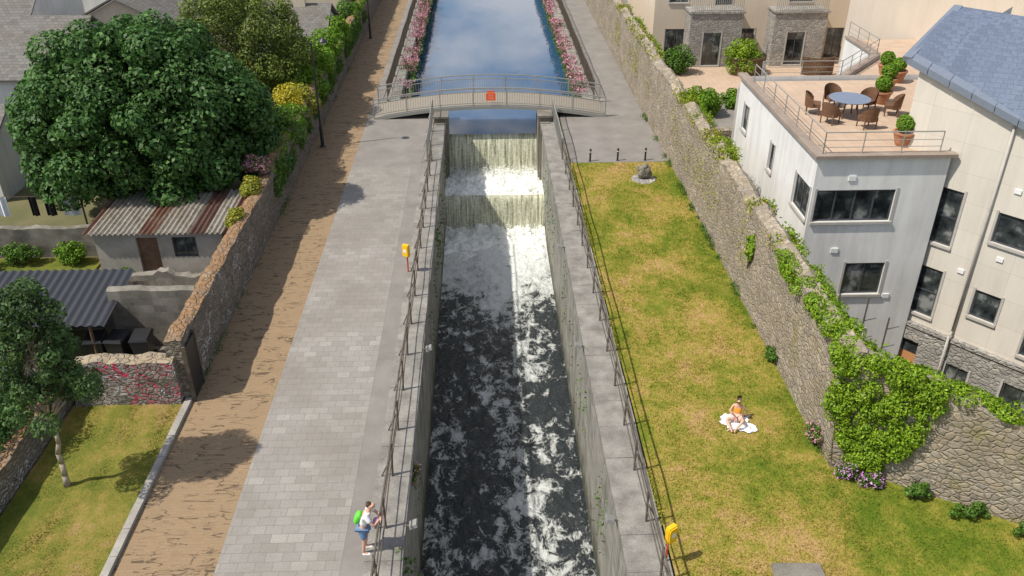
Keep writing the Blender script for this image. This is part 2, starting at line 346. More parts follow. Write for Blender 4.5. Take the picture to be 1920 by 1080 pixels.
# ---- water
t=T('canal_water',.06,.5); p=t.pos(); X,Y,Z=t.sep(p)
wv=t.vadd(t.mul(p,(1,.7,1)),t.node('VectorMath',{0:t.noise(p,1.1,3,out='Color'),1:(.7,.7,0)},operation='MULTIPLY').outputs[0])
fb=t.noise(wv,2.4,10,.70,.25); fine=t.noise(wv,13,4,.75); mask=t.noise(t.mul(p,(1,.4,1)),.75,3,.55)
web=t.ramp(t.vor(wv,6.5,'DISTANCE_TO_EDGE'),[(0,1),(.14,0)])
falls=t.ramp(t.mr(Y,29,41.5,0,1),[(0,0),(.35,.03),(.55,.12),(.70,.24),(.85,.36)])
cx=t.math('ADD',.7,t.math('MULTIPLY',t.noise(t.mul(p,(0,.25,0)),1.0,2),.9))
stripe=t.math('SUBTRACT',1.0,t.math('ABSOLUTE',t.math('DIVIDE',t.math('SUBTRACT',X,cx),1.7)),clamp=True)
near=t.math('MAXIMUM',t.math('MULTIPLY',t.mr(Y,24,14.5,0,1),t.math('ABSOLUTE',t.math('DIVIDE',t.math('SUBTRACT',X,.5),3.0))),0.0)
k=t.math('ADD',fb,t.math('MULTIPLY',t.math('SUBTRACT',mask,.5),.55)); k=t.math('ADD',k,t.math('MULTIPLY',t.math('SUBTRACT',fine,.5),.28))
for q_,w_ in ((falls,1.0),(stripe,.10),(near,.19),(web,.05)): k=t.math('ADD',k,t.math('MULTIPLY',q_,w_))
foam=t.ramp(k,[(.58,0),(.62,.35),(.67,.7),(.85,1)])
t.col(t.mix(foam,(.026,.032,.035),(.74,.76,.73))); t.rough(t.mr(foam,0,1,.09,.7))
wb=t.math('ADD',t.noise(t.mul(p,(1,.7,1)),3.0,6,.62,.8),t.math('MULTIPLY',foam,.12)); t.bump(wb,.95,.22); M['water']=t.m
t=T('still_water',.03,1.0); t.b.inputs['IOR'].default_value=1.6; p=t.pos(); t.col((.03,.08,.165)); t.bump(t.noise(t.mul(p,(1,.5,1)),1.5,3,.5),.04,.04); M['still']=t.m
t=T('falling_water',.4,.4); p=t.pos(); s=t.noise(t.mul(p,(10,1,.5)),1.0,6,.72,.3); s2=t.noise(p,9,4,.7)
kk=t.math('ADD',t.math('MULTIPLY',s,.72),t.math('MULTIPLY',s2,.28))
w=t.ramp(kk,[(.38,0),(.49,.5),(.62,1)]); t.col(t.mix(w,(.14,.135,.055),(.80,.81,.64))); t.bump(kk,.8,.08); M['fall']=t.m
t=T('foam',.6,.2); p=t.pos(); n=t.noise(p,2.2,9,.72,.5); t.col(t.ramp(n,[(.30,(.25,.27,.20)),(.40,(.68,.70,.62)),(.50,(.93,.94,.90))])); t.bump(n,.7,.15); M['foam']=t.m
# ---------------------------------------------------------------- setting
ground=MB().box(-1500,1500,-1500,1500,-9,-7); solo('ground',ground,M['ground'],kind='structure')
b=MB(); b.box(-400,-2.85,-60,50.3,-7,-.06); b.box(-400,-5.3,50.3,500,-7,-.06)
b.prism([(4.0,-60),(130,-60),(9.55,17.55),(9.55,50.3),(4.0,50.3)],-7,-.06); b.box(6.4,9.55,50.3,500,-7,-.06)
solo('bank_terrain',b,M['ground'],kind='structure')
solo('garden_ground',MB().prism([(9.55,17.56),(130,-59.5),(130,44),(9.55,44)],-7,-4.2),M['ground'],kind='structure')
solo('podium_ground',MB().box(9.56,300,44.01,500,-7,-.5),M['tarmac'],kind='structure')
solo('brick_path',MB().box(-9,-6.58,-20,200,-.06,0),M['brick'],kind='structure')
solo('stone_pavement',MB().box(-6.58,-3.6,-20,40,-.06,.0),M['pavers'],kind='structure')
b=MB(); b.box(-3.595,-3.05,-20,40,-.06,.004); b.box(-6.58,-3.05,40,50.3,-.06,.0); b.box(-6.58,-5.3,50.3,200,-.06,0)
solo('concrete_path',b,M['tarmac'],kind='structure')
b=MB(); b.box(4.4,9.3,40.2,50.3,-.06,0); b.box(6.4,9.3,50.3,200,-.06,0)
solo('tarmac_path',b,M['tarmac'],kind='structure')
lw=MB().grid(lambda u,v:(4.36+4.99*u,17.5+22.6*v,.02*mnoise.noise((u*6,v*22,0))+.02),10,46)
lw.grid(lambda u,v:(4.36+35*u,-20+37.5*v,.02*mnoise.noise((u*30,v*36,0))+.02),30,40)
solo('lawn',lw,M['lawn'],kind='structure')
solo('grass_verge',MB().grid(lambda u,v:(-12.5+3.3*u,-10+31.1*v,.05+.05*mnoise.noise((u*6,v*30,2))),10,40),M['lawn'],kind='structure')
kb=MB()
for i in range(38): kb.box(-9.2,-9.005,-13+i*.9,-13+i*.9+.885,-.05,.12+R.uniform(-.01,.01))
solo('path_kerb',kb,M['concrete'],kind='structure')
def blades(name,n,x0,x1,y0,y1,cond=None):
    x=RN.uniform(x0,x1,n); y=y0+(y1-y0)*RN.rand(n)**1.3
    if cond is not None: m=cond(x,y); x=x[m]; y=y[m]; n=len(x)
    a=RN.uniform(0,6.28,n); h=RN.uniform(.02,.07,n); w=.010+.010*RN.rand(n); dx=np.cos(a)*w; dy=np.sin(a)*w
    z=np.full(n,.015); tx=x+RN.normal(size=n)*.03; ty=y+RN.normal(size=n)*.03
    V=np.stack([np.stack([x-dx,y-dy,z],1),np.stack([x+dx,y+dy,z],1),np.stack([tx,ty,z+h],1)],1).reshape(-1,3)
    me=bpy.data.meshes.new(name); me.vertices.add(n*3); me.vertices.foreach_set('co',V.ravel()); me.loops.add(n*3); me.loops.foreach_set('vertex_index',np.arange(n*3))
    me.polygons.add(n); me.polygons.foreach_set('loop_start',np.arange(n)*3); me.polygons.foreach_set('loop_total',np.full(n,3)); me.update(); me.materials.append(M['blades'])
    o=bpy.data.objects.new(name,me); COL.objects.link(o); o['kind']='stuff'; lab(o,'short patchy green and dry lawn grass','grass')
blades('grass',80000,4.4,9.3,13,40)
blades('grass',35000,9.0,16,11,17.5,lambda x,y:(y<17.6-.62*(x-9.4)))
blades('grass',30000,-12.4,-9.25,13,21)
# water
solo('canal_water',MB().grid(lambda u,v:(-2.25+5.6*u,2+40.9*v,-5.1+.05*mnoise.noise((u*9,v*60,0))),24,160),M['water'],kind='structure',smooth=True)
b=MB(); b.poly((-2.2,47.8,-1.2),(3.3,47.8,-1.2),(3.3,50.3,-1.2),(-2.2,50.3,-1.2)); b.poly((-5.3,50.3,-1.2),(6.4,50.3,-1.2),(6.4,400,-1.2),(-5.3,400,-1.2))
solo('upper_canal_water',b,M['still'],kind='structure')
def falls(name,yc,z0,z1,bulge=.7):
    def fn(u,v):
        x=-2.2+5.5*u; n=mnoise.noise((u*14,v*1.2,yc)); n2=mnoise.noise((u*40,v*2,yc))
        return (x,yc+.03-bulge*(v**.6)-.10*n*v-.05*n2*v,z0+.02+(z1-z0)*v**1.3)
    solo(name,MB().grid(fn,150,16),M['fall'],smooth=True,kind='structure')
falls('waterfall',47.8,-1.2,-3.4); falls('waterfall',43.5,-3.2,-5.2)
solo('weir_sill',MB().box(-2.2,3.3,47.85,48.3,-6.9,-1.26),M['concrete_dark'],kind='structure')
solo('weir_sill',MB().box(-2.2,3.3,43.55,44.0,-6.9,-3.6),M['concrete_dark'],kind='structure')
def fo(y0,y1,z,amp,fade):
    def fn(u,v):
        x=-2.22+5.54*u; y=y0+(y1-y0)*v
        a=amp*(.2+.8*v**1.5 if fade else 1)*(1 if v>.08 or fade else v/.08)
        return (x,y,z+a*(.5+.9*mnoise.fractal((x*1.7,y*1.9,z),.7,2.1,5))-(.22+.25*mnoise.noise((x*1.3,3,5)) if fade else 0)*(1-v)**1.5+(.1*(1-v/.08) if (v<.08 and not fade) else 0))
    return MB().grid(fn,120,100)
solo('pool_foam',fo(43.45,47.5,-3.33,.26,False),M['foam'],kind='structure',smooth=True)
solo('churning_foam',fo(38.8,43.3,-5.06,.38,True),M['foam'],kind='structure',smooth=True)
n=6500; yy=np.where(RN.rand(n)<.5,43.0-np.abs(RN.normal(size=n))*.8,47.0-np.abs(RN.normal(size=n))*.5)
zz=np.where(yy<43.3,-4.95,-3.15)+np.abs(RN.normal(size=n))*.2
Pq=np.stack([RN.uniform(-2.1,3.2,n),yy,zz],1); a=RN.normal(size=(n,3))
me=leafmesh('water_spray',Pq,a,.06,M['foam']); o=bpy.data.objects.new('water_spray',me); COL.objects.link(o); o['kind']='stuff'; lab(o,'white water spray at the foot of the falls','water')
# canal walls
for nm,x0,x1,cx0,cx1,lb in (('canal_wall',-2.9,-2.2,-3.05,-2.12,'shaded grey ashlar canal wall with stone coping'),('canal_wall',3.3,4.0,3.22,4.3,'sunlit grey ashlar canal wall with stone coping')):
    th=thing(nm,lb,'wall',((x0+x1)/2,30,-6.5))
    part(th,'masonry',MB().box(x0,x1,-5,50.3,-6.95,-.18),M['ash'],world=True)
    cb=MB(); y=-5.0
    while y<47.1:
        L=R.uniform(1.1,1.7); cb.box(cx0+R.uniform(-.01,.01),cx1+R.uniform(-.012,.012),y,y+L-.012,-.18,.06+R.uniform(-.006,.006)); y+=L
    part(th,'coping',cb,M['coping'],world=True)
for x0,x1 in ((-5.6,-5.0),(6.1,6.7)):
    solo('canal_wall',MB().box(x0,x1,50.3,300,-3,.05),M['ash'],'low stone bank wall beside the still upper canal','wall',loc=((x0+x1)/2,60,-3))
for x0,x1 in ((-5.0,-2.2),(3.3,6.1)):
    solo('cross_wall',MB().box(x0,x1,50.05,50.6,-3,.03),M['ash'],'short stone cross wall where the canal narrows','wall',loc=((x0+x1)/2,50.3,-3))
for x0,x1 in ((-2.75,-2.0),(3.1,3.85)):
    b=MB(); b.box(x0,x1,46.2,48.1,-6,.35); b.box(x0-.05,x1+.05,46.1,48.2,.35,.46); b.box(x0+.1,x1-.1,45.9,46.2,-6,.1)
    solo('gate_pier',b,M['concrete_dark'],'weathered concrete lock gate pier beside the weir','pier',loc=((x0+x1)/2,47,-6),group='lock gate piers')
# ---------------------------------------------------------------- bridge
br=thing('footbridge','arched grey steel footbridge with barred railings over canal','bridge',(.4,48.6,0))
za=lambda x:.66*(1-((x-.4)/6.65)**2)+.04
NS=28; xs=[-6.2+13.2*i/NS for i in range(NS+1)]
d=MB()
for a,c in zip(xs[:-1],xs[1:]):
    d.hexa([(a,47.25,za(a)-.06),(c,47.25,za(c)-.06),(c,49.8,za(c)-.06),(a,49.8,za(a)-.06)],[(a,47.25,za(a)),(c,47.25,za(c)),(c,49.8,za(c)),(a,49.8,za(a))])
part(br,'deck',d,M['deck'],world=True)
for y in (47.15,49.8):
    bm=MB()
    for a,c in zip(xs[:-1],xs[1:]):
        bm.hexa([(a,y,za(a)-.16),(c,y,za(c)-.16),(c,y+.1,za(c)-.16),(a,y+.1,za(a)-.16)],[(a,y,za(a)+.03),(c,y,za(c)+.03),(c,y+.1,za(c)+.03),(a,y+.1,za(a)+.03)])
    part(br,'beam',bm,M['metal'],world=True)
for y in (47.2,49.85):
    r=MB()
    for a,c in zip(xs[:-1],xs[1:]):
        r.beam((a,y,za(a)+1.05),(c,y,za(c)+1.05),.055); r.beam((a,y,za(a)+.18),(c,y,za(c)+.18),.035); r.beam((a,y,za(a)+.82),(c,y,za(c)+.82),.035)
    n=int(13.2/.14)
    for i in range(n+1): x=-6.2+13.2*i/n; r.box(x-.009,x+.009,y-.01,y+.01,za(x)+.16,za(x)+.83)
    for x in xs[::4]: r.box(x-.03,x+.03,y-.03,y+.03,za(x)-.1,za(x)+1.07)
    part(br,'railing',r,M['metal'],world=True)
sg=thing('warning_sign','square orange-red warning sign on the bridge railing','sign',(.45,47.1,1.06))
part(sg,'panel',MB().box(-.27,.27,-.02,0,0,.42),M['orange']); part(sg,'topper',MB().box(-.2,.2,-.022,-.002,.45,.56),M['orange'])
b=MB()
for z in (.1,.2,.3): b.box(-.15,.15,-.024,-.021,z,z+.012)
part(sg,'lettering',b,M['whitep'])
# ---------------------------------------------------------------- railings
def run(x,y0,y1,side,label,mat,h=1.1,step=1.9,brace=.3,rails=(1.08,.72,.38),bars=False,z=.05):
    th=thing('railing',label,'railing',(x,y0,z)); L=y1-y0
    for q in rails:
        rb=MB(); seg=int(L/1.9)+1; pr=None
        for i in range(seg+1):
            pt=(.02*math.sin(i*1.7+q*5),L*i/seg,q+.015*math.sin(i*2.3+q*3))
            if pr: rb.cyl(pr,pt,.018 if q<1 else .027,n=6)
            pr=pt
        part(th,'rail',rb,mat)
    if bars:
        bb=MB(); n=int(L/.13)
        for i in range(n): bb.box(-.01,.01,i*.13,i*.13+.02,.1,rails[0])
        part(th,'bars',bb,mat)
    pm=MB(); pm.cyl((0,0,-.03),(0,0,h),.032,n=6); pm.cyl((side*brace,0,-.03),(0,0,h*.62),.022,n=6); pm.box(-.06,.06,-.06,.06,-.03,.0)
    me=mesh('post',pm,mat); n=int(L/step)
    for i in range(n+1):
        o=part(th,'post',me,mat); o.location=(0,L*i/n,0); o.rotation_euler=(R.uniform(-.05,.05),R.uniform(-.04,.04),0)
    return th
run(-2.62,8,40.5,-1,'long weathered metal railing on the shaded canal coping',M['metaldark'])
run(3.95,8,40.5,1,'long weathered metal railing on the sunlit canal coping',M['metaldark'])
run(-2.85,40.5,47,-1,'grey barred steel guard rail beside the weir',M['metal'],bars=True,rails=(1.12,.12))
run(3.95,40.5,47,1,'grey barred steel guard rail beside the weir',M['metal'],bars=True,rails=(1.12,.12))
run(-5.75,50.6,120,-1,'grey barred railing along the upper canal path',M['metaldark'],bars=True,rails=(1.1,.12),step=2.5)
run(6.75,50.6,120,1,'grey barred railing along the upper canal path',M['metaldark'],bars=True,rails=(1.1,.12),step=2.5)
# ---------------------------------------------------------------- rubble walls
def rwall(name,p0,p1,h,th,mat,label,z0=-.1,rough=.035,topj=.1,seed=0,hfn=None,seg=.2,z0b=None):
    p0=Vector((p0[0],p0[1],0)); p1=Vector((p1[0],p1[1],0)); L=(p1-p0).length; d=(p1-p0)/L; nrm=Vector((d.y,-d.x,0))
    n=max(2,int(L/seg)); nz=max(3,int((h-z0)/.25)); prof=[]
    for j in range(nz+1): prof.append((0,j/nz))
    prof+=[(-.33,1.02),(-.66,1.02)]
    for j in range(nz,-1,-1): prof.append((-1,j/nz))
    def fn(u,v):
        k=round(v*(len(prof)-1)); o,zz=prof[k]; s=u*L
        H=(hfn(s) if hfn else h)+topj*mnoise.fractal((s*.9,seed,3.3),.8,2,3)+topj*.5*mnoise.noise((s*3.3,seed,o*2))
        zb=z0 if (z0b is None or o>-.5) else z0b
        pt=p0+d*s+nrm*(o*th)+Vector((0,0,zb+(H-zb)*zz))
        q=(pt.x*2.3+seed,pt.y*2.3,pt.z*3.1+o*5)
        return pt+Vector((mnoise.noise(q),mnoise.noise((q[1],q[2],q[0])),mnoise.noise((q[2],q[0],q[1]))*.6))*rough
    mb=MB().grid(fn,n,len(prof)-1)
    m=len(prof); mb.f.append(tuple(range(m-1,-1,-1))); mb.f.append(tuple(n*m+k for k in range(m)))
    if th>0 and nrm.y<-.5: mb.f=[tuple(reversed(f)) for f in mb.f]
    c=(p0+p1)/2
    return solo(name,mb,mat,label,'wall',loc=(c.x,c.y,z0))
rwall('stone_wall',(9.32,17.7),(9.32,120),3.5,-.6,M['rub_right'],'tall pale rubble stone boundary wall beside the lawn',hfn=lambda s:3.5-(.0 if s<45 else .35),seed=2,z0b=-4.3,topj=.2)
ow_h=lambda s:3.5-.14*min(s,4.5)
rwall('stone_wall',(9.33,17.75),(34,2.6),3.1,.55,M['rub_right'],'oblique rubble stone wall overgrown with ivy at the lawn',seed=5,z0b=-4.3,topj=.15,hfn=ow_h)
rwall('stone_wall',(-9.0,21.2),(-9.0,34.0),2.1,.5,M['rub_left'],'grey rubble boundary wall with lichen along its top',seed=8)
rwall('stone_wall',(-9.0,34.0),(-9.0,120),2.4,.5,M['rub_left'],'old grey rubble wall lining the shaded brick path',seed=9)
rwall('stone_wall',(-12.4,20.95),(-9.25,20.95),1.55,.5,M['rub_graf'],'low rubble wall covered in pink and white graffiti',seed=11,rough=.06)
rwall('stone_wall',(-12.55,9),(-12.55,21.4),1.0,.45,M['rub_left'],'low old rubble wall behind the slender tree',seed=12)
rwall('stone_wall',(10.0,41.2),(13.0,41.2),1.2,.4,M['rub_right'],'ruined fragment of rubble wall in the garden',z0=-4.2,seed=21)
g=thing('dark_gate','narrow dark sheet metal gate at the wall end','gate',(-8.95,21.15,0))
part(g,'panel',MB().box(-.02,.03,.05,.95,.02,1.85),M['black']); part(g,'frame',MB().box(-.05,.06,-.02,.05,0,1.95),M['metaldark']); part(g,'frame',MB().box(-.05,.06,.95,1.02,0,1.95),M['metaldark'])
rwall('yard_wall',(-12.3,24.3),(-9.5,24.3),2.1,.35,M['concrete_dark'],'stained grey concrete wall across the yard',seed=31,rough=.03,topj=.06)
rwall('yard_wall',(-13.4,27.4),(-9.6,27.0),1.15,.3,M['concrete_dark'],'low crumbling weathered yard wall behind the shed path',seed=32,rough=.06,topj=.25)
rwall('yard_wall',(-24,30.9),(-15.4,30.9),1.2,.3,M['concrete_dark'],'low grey concrete wall behind the small garden',seed=33,topj=.08)
solo('yard_floor',MB().box(-12.3,-9.5,21.6,24.2,-.06,.0).box(-15.2,-9.5,25.4,29.3,-.06,0),M['concrete_dark'],kind='structure')
solo('small_lawn',MB().box(-22,-15.2,26.5,30.7,-.06,.02),M['lawn'],kind='structure')
# ---------------------------------------------------------------- facade tool
def facade(mb,p0,p1,z0,z1,ops,depth=.18):
    p0=Vector((p0[0],p0[1],0)); p1=Vector((p1[0],p1[1],0)); L=(p1-p0).length; d=(p1-p0)/L; n=Vector((d.y,-d.x,0))
    P=lambda a,z,o=0: p0+d*a+n*o+Vector((0,0,z))
    A=sorted({0,L,*[o[0] for o in ops],*[o[1] for o in ops]}); Zs=sorted({z0,z1,*[o[2] for o in ops],*[o[3] for o in ops]})
    A=[a for a in A if 0<=a<=L]; Zs=[z for z in Zs if z0<=z<=z1]
    for a,b in zip(A[:-1],A[1:]):
        for c,e in zip(Zs[:-1],Zs[1:]):
            m=((a+b)/2,(c+e)/2)
            if any(o[0]<m[0]<o[1] and o[2]<m[1]<o[3] for o in ops): continue
            mb.poly(P(a,c),P(b,c),P(b,e),P(a,e))
    for a,b,c,e in [o[:4] for o in ops]:
        mb.poly(P(a,c),P(a,e),P(a,e,-depth),P(a,c,-depth)); mb.poly(P(b,e),P(b,c),P(b,c,-depth),P(b,e,-depth))
        mb.poly(P(b,c),P(a,c),P(a,c,-depth),P(b,c,-depth)); mb.poly(P(a,e),P(b,e),P(b,e,-depth),P(a,e,-depth))
    return P,d,n
def window(th,P,d,n,op,mull=1,trans=0,sill=True,frame='frame',name='window',surround=True):
    a,b,c,e=op[:4]; fr=MB(); w=.055
    def bar(a0,a1,c0,c1,o0=-.1,o1=-.05): fr.hexa([P(a0,c0,o1),P(a1,c0,o1),P(a1,c0,o0),P(a0,c0,o0)],[P(a0,c1,o1),P(a1,c1,o1),P(a1,c1,o0),P(a0,c1,o0)])
    bar(a,b,c,c+w); bar(a,b,e-w,e); bar(a,a+w,c+w,e-w); bar(b-w,b,c+w,e-w)
    for i in range(mull): q=a+(b-a)*(i+1)/(mull+1); bar(q-w/2,q+w/2,c+w,e-w)
    for i in range(trans): q=c+(e-c)*(i+1)/(trans+1); bar(a+w,b-w,q-w/2,q+w/2,-.095,-.055)
    o=part(th,name,fr,M[frame],world=True,root=th)
    part(o,'glass',MB().poly(P(a,c,-.08),P(b,c,-.08),P(b,e,-.08),P(a,e,-.08)),M['glass'],world=True,root=th)
    if sill:
        s=MB().hexa([P(a-.08,c-.1,.08),P(b+.08,c-.1,.08),P(b+.08,c-.1,.0),P(a-.08,c-.1,.0)],[P(a-.08,c-.005,.08),P(b+.08,c-.005,.08),P(b+.08,c-.005,.0),P(a-.08,c-.005,.0)])
        if surround:
            s.hexa([P(a-.09,c,.025),P(a-.01,c,.025),P(a-.01,c,.0),P(a-.09,c,.0)],[P(a-.09,e+.08,.025),P(a-.01,e+.08,.025),P(a-.01,e+.08,.0),P(a-.09,e+.08,.0)])
            s.hexa([P(b+.01,c,.025),P(b+.09,c,.025),P(b+.09,c,.0),P(b+.01,c,.0)],[P(b+.01,e+.08,.025),P(b+.09,e+.08,.025),P(b+.09,e+.08,.0),P(b+.01,e+.08,.0)])
        part(o,'sill',s,M['stonetrim'],world=True,root=th)
    return o
# ---------------------------------------------------------------- terrace building
tb=thing('apartment_building','white rendered apartment block with tiled roof terrace','building',(13.7,32,-4.2))
w=MB()
opsF=[(.18,2.95,2.9,4.1),(1.75,3.2,-.1,1.2),(2.0,3.0,-3.0,-1.7)]
P,d,n=facade(w,(11.4,27),(16,27),-4.2,5.3,opsF)
window(tb,P,d,n,opsF[0],3,0); window(tb,P,d,n,opsF[1],1,0); window(tb,P,d,n,opsF[2],1,0)
opsL=[(1.0,1.7,3.3,4.4),(5.0,5.5,3.0,4.1),(8.1,9.62,2.9,4.1)]
P,d,n=facade(w,(11.4,36.8),(11.4,27),-4.2,5.3,opsL)
for o in opsL: window(tb,P,d,n,o,1 if o[1]-o[0]>1 else 0)
facade(w,(24,36.8),(11.4,36.8),-4.2,5.3,[]); 
part(tb,'wall',w,M['render_w'],world=True)
part(tb,'terrace_floor',MB().box(11.62,24,27.22,36.6,5.0,5.12),M['tile'],world=True)
cp=MB(); cp.box(11.25,11.65,26.85,36.95,5.3,5.42); cp.box(11.65,16.15,26.85,27.25,5.3,5.42)
part(tb,'parapet_cap',cp,M['cap'],world=True)
for x,z in ((12.7,4.55),(12.6,1.75),(14.9,-.2)): part(tb,'vent',MB().box(x-.13,x+.13,26.96,26.998,z-.09,z+.09),M['whitep'],world=True)
# wing
wg=thing('apartment_wing','beige panelled apartment wing with slate roof and stone base','building',(18,25,-4.2))
D=Vector((.64,-.768,0)); pt=lambda t:(Vector((16,27.3,0))+D*t)
p0=pt(-1.6); p1=pt(9)
w=MB(); ow=[(1.72,2.5,2.0,4.1),(1.72,2.55,-.95,1.0),(3.75,5.0,2.7,3.8),(3.78,4.65,-.25,.8),(5.7,7.0,-1.0,1.1),(6.4,7.6,2.5,3.8)]
P,d,n=facade(w,p0,p1,-1.5,4.7,ow)
zr=lambda a:8.1-.31*a
w.poly(P(0,4.7),P(10.6,4.7),P(10.6,zr(10.6)),P(0,zr(0)))
for o in ow: window(wg,P,d,n,o,0,1 if o[3]-o[2]>1.5 else 0)
back=p0+Vector((.768,.64,0))*7
w.poly(back+Vector((0,0,4.6)),p0+Vector((0,0,4.6)),p0+Vector((0,0,8.1)),back+Vector((0,0,9.0)))
part(wg,'wall',w,M['render_g'],world=True)
cl=MB(); oc=[(1.8,2.45,-4.15,-2.1),(3.6,4.4,-3.2,-2.4),(5.6,6.8,-3.4,-2.2)]
o12=n*.14
Pc,dc,nc=facade(cl,(p0+o12),(p1+o12),-4.2,-1.5,oc,.25); cl.hexa([P(0,-1.5,.2),P(10.6,-1.5,.2),P(10.6,-1.5,0),P(0,-1.5,0)],[P(0,-1.36,.2),P(10.6,-1.36,.2),P(10.6,-1.36,0),P(0,-1.36,0)])
part(wg,'stone_base',cl,M['rub_clad'],world=True)
dr=part(wg,'door',MB().poly(Pc(1.8,-4.15,-.15),Pc(2.45,-4.15,-.15),Pc(2.45,-2.7,-.15),Pc(1.8,-2.7,-.15)),M['orangedoor'],world=True)
part(dr,'glass',MB().poly(Pc(1.8,-2.7,-.15),Pc(2.45,-2.7,-.15),Pc(2.45,-2.1,-.15),Pc(1.8,-2.1,-.15)),M['glass'],world=True,root=wg)
for o in oc[1:]: window(wg,Pc,dc,nc,o,1)
part(wg,'drainpipe',MB().cyl(P(3.45,-1.2,.09),P(3.45,7.0,.09),.045).cyl(P(3.45,-4.2,.3),P(3.45,-1.2,.3),.045).cyl(P(3.45,-1.2,.3),P(3.45,-1.1,.09),.045),M['stonetrim'],world=True,smooth=True)
for a,z in ((4.0,4.6),(4.1,2.1),(4.3,-2.0),(3.0,1.2)): part(wg,'vent',MB().hexa([P(a,z,.05),P(a+.22,z,.05),P(a+.22,z,0),P(a,z,0)],[P(a,z+.15,.05),P(a+.22,z+.15,.05),P(a+.22,z+.15,0),P(a,z+.15,0)]),M['whitep'],world=True)
A_=Vector((14.55,28.75,8.22)); B_=P(10.8,zr(10.8)+.12,.4); C_=Vector((17.4,31.5,9.35)); D_=C_+D*10.8
rf=MB().grid(lambda u,v:A_.lerp(B_,u).lerp(C_.lerp(D_,u),v)+Vector((0,0,.12*math.sin(v*3.14))),20,10)
E_=C_+Vector((3,2.6,-1)); F_=D_+Vector((3,2.6,-1)); rf.grid(lambda u,v:C_.lerp(D_,u).lerp(E_.lerp(F_,u),v),20,4)
part(wg,'roof',rf,M['slate'],world=True)
fa=MB()
for i in range(14):
    a=A_.lerp(B_,i/14); c=A_.lerp(B_,(i+.97)/14); k=(C_-A_).normalized()*.32
    fa.hexa([a+Vector((0,0,-.2)),c+Vector((0,0,-.2)),c+k+Vector((0,0,-.12)),a+k+Vector((0,0,-.12))],[a+Vector((0,0,.03)),c+Vector((0,0,.03)),c+k+Vector((0,0,.08)),a+k+Vector((0,0,.08))])
fa.beam(A_+Vector((0,0,-.05)),C_+Vector((0,0,-.05)),.3,.18); part(wg,'fascia',fa,M['lead'],world=True)
def srail(pts,z,label,h=.75,mat='metal',zs=None):
    th=thing('terrace_railing',label,'railing',(pts[0][0],pts[0][1],z)); pm=mesh('post',MB().cyl((0,0,0),(0,0,h),.02,n=6),M[mat])
    zs=zs or [z]*len(pts)
    for (a,za_),(c,zc_) in zip(zip(pts[:-1],zs[:-1]),zip(pts[1:],zs[1:])):
        a=Vector((*a,za_)); c=Vector((*c,zc_)); L=(c-a).length
        for q in (h,h*.62,h*.3): part(th,'rail',MB().cyl(a+Vector((0,0,q)),c+Vector((0,0,q)),.022 if q==h else .012,n=6),M[mat],world=True)
        m=max(1,int(L/1.3))
        for i in range(m+1): e=a.lerp(c,i/m); o=part(th,'post',pm,M[mat]); o.location=e-th.location
srail([(11.55,35.5),(11.55,27.1),(15.6,27.1)],5.42,'thin grey steel railing on the terrace parapet')
# rear terrace
rt=thing('terrace_parapet','white rendered rear terrace wall with brown capping','wall',(16,41,-.5))
pl=[(13.2,39.6),(17.0,39.6),(20.4,43.6),(20.4,47.5)]; b=MB(); c=MB()
for a,e in zip(pl[:-1],pl[1:]): b.beam((a[0],a[1],1.9),(e[0],e[1],1.9),.25,4.8); c.beam((a[0],a[1],4.36),(e[0],e[1],4.36),.4,.1)
part(rt,'wall',b,M['render_w'],world=True); part(rt,'capping',c,M['cap'],world=True)
solo('rear_terrace',MB().prism([(13.2,36.85),(28,36.85),(28,47.4),(20.6,47.4),(20.4,43.5),(17,39.75),(13.2,39.75)],3.5,4.2),M['tile'],kind='structure')
srail(pl,4.42,'thin steel railing on the rear terrace wall')
st_=MB()
for i in range(6): st_.box(11.9,13.0,37.0+i*.3,37.3+i*.3,1.5,5.1-i*.17)
solo('terrace_steps',st_,M['stonetrim'],'pale stone steps between the terraces','steps',loc=(12.4,38,1.5))
srail([(12.4,37.1),(13.3,39.5)],5.1,'sloping steel handrail beside the terrace steps',zs=[5.1,4.4])
tbl=thing('round_table','round blue-grey garden table on the tiled terrace','table',(14.2,31.8,5.12))
part(tbl,'top',MB().lathe((0,0,.70),[(.0,0),(.74,0),(.78,.02),(.78,.04),(0,.05)],28),M['tabletop'],smooth=False)
b=MB(); [b.cyl((.45*math.cos(a),.45*math.sin(a),0),(.3*math.cos(a),.3*math.sin(a),.7),.03,n=6) for a in (.8,2.37,3.94,5.5)]; b.lathe((0,0,.6),[(0,0),(.4,0),(.4,.08),(0,.08)],16)
part(tbl,'legs',b,M['rattan'])
def chair(loc,rz,label):
    th=thing('rattan_chair',label,'chair',loc,rz,'brown rattan terrace armchairs')
    part(th,'seat',MB().box(-.27,.27,-.25,.28,.3,.44),M['rattan'])
    def fn(u,v): a=math.pi*(u)+math.pi; r=.33+.05*v; h=.3+v*(.25+.32*math.sin(math.pi*u)**.7); return (r*math.cos(a),r*math.sin(a)*.95,h)
    mb=MB().grid(fn,14,4); mb.grid(lambda u,v:tuple(c*.88 if i<2 else c for i,c in enumerate(fn(1-u,v))),14,4); part(th,'backrest',mb,M['rattan'])
    lm_=mesh('leg',MB().cyl((0,0,0),(0,0,.32),.025,n=6),M['rattan'])
    for x in (-.25,.25):
        for y in (-.22,.25): o=part(th,'leg',lm_,M['rattan']); o.location=(x,y,0)
    return th
c0=chair((14.2+1.25*math.cos(.6),31.8+1.25*math.sin(.6),5.12),.6+math.pi/2,'brown rattan tub armchair facing the round table')
for a,rr in ((1.7,1.25),(2.8,1.3),(3.8,1.2),(4.9,1.35)):
    clone(c0,(14.2+rr*math.cos(a),31.8+rr*math.sin(a),5.12),a+math.pi/2)
clone(c0,(16.0,31.9,5.12),1.2,'brown rattan tub armchair set apart near the wing wall')
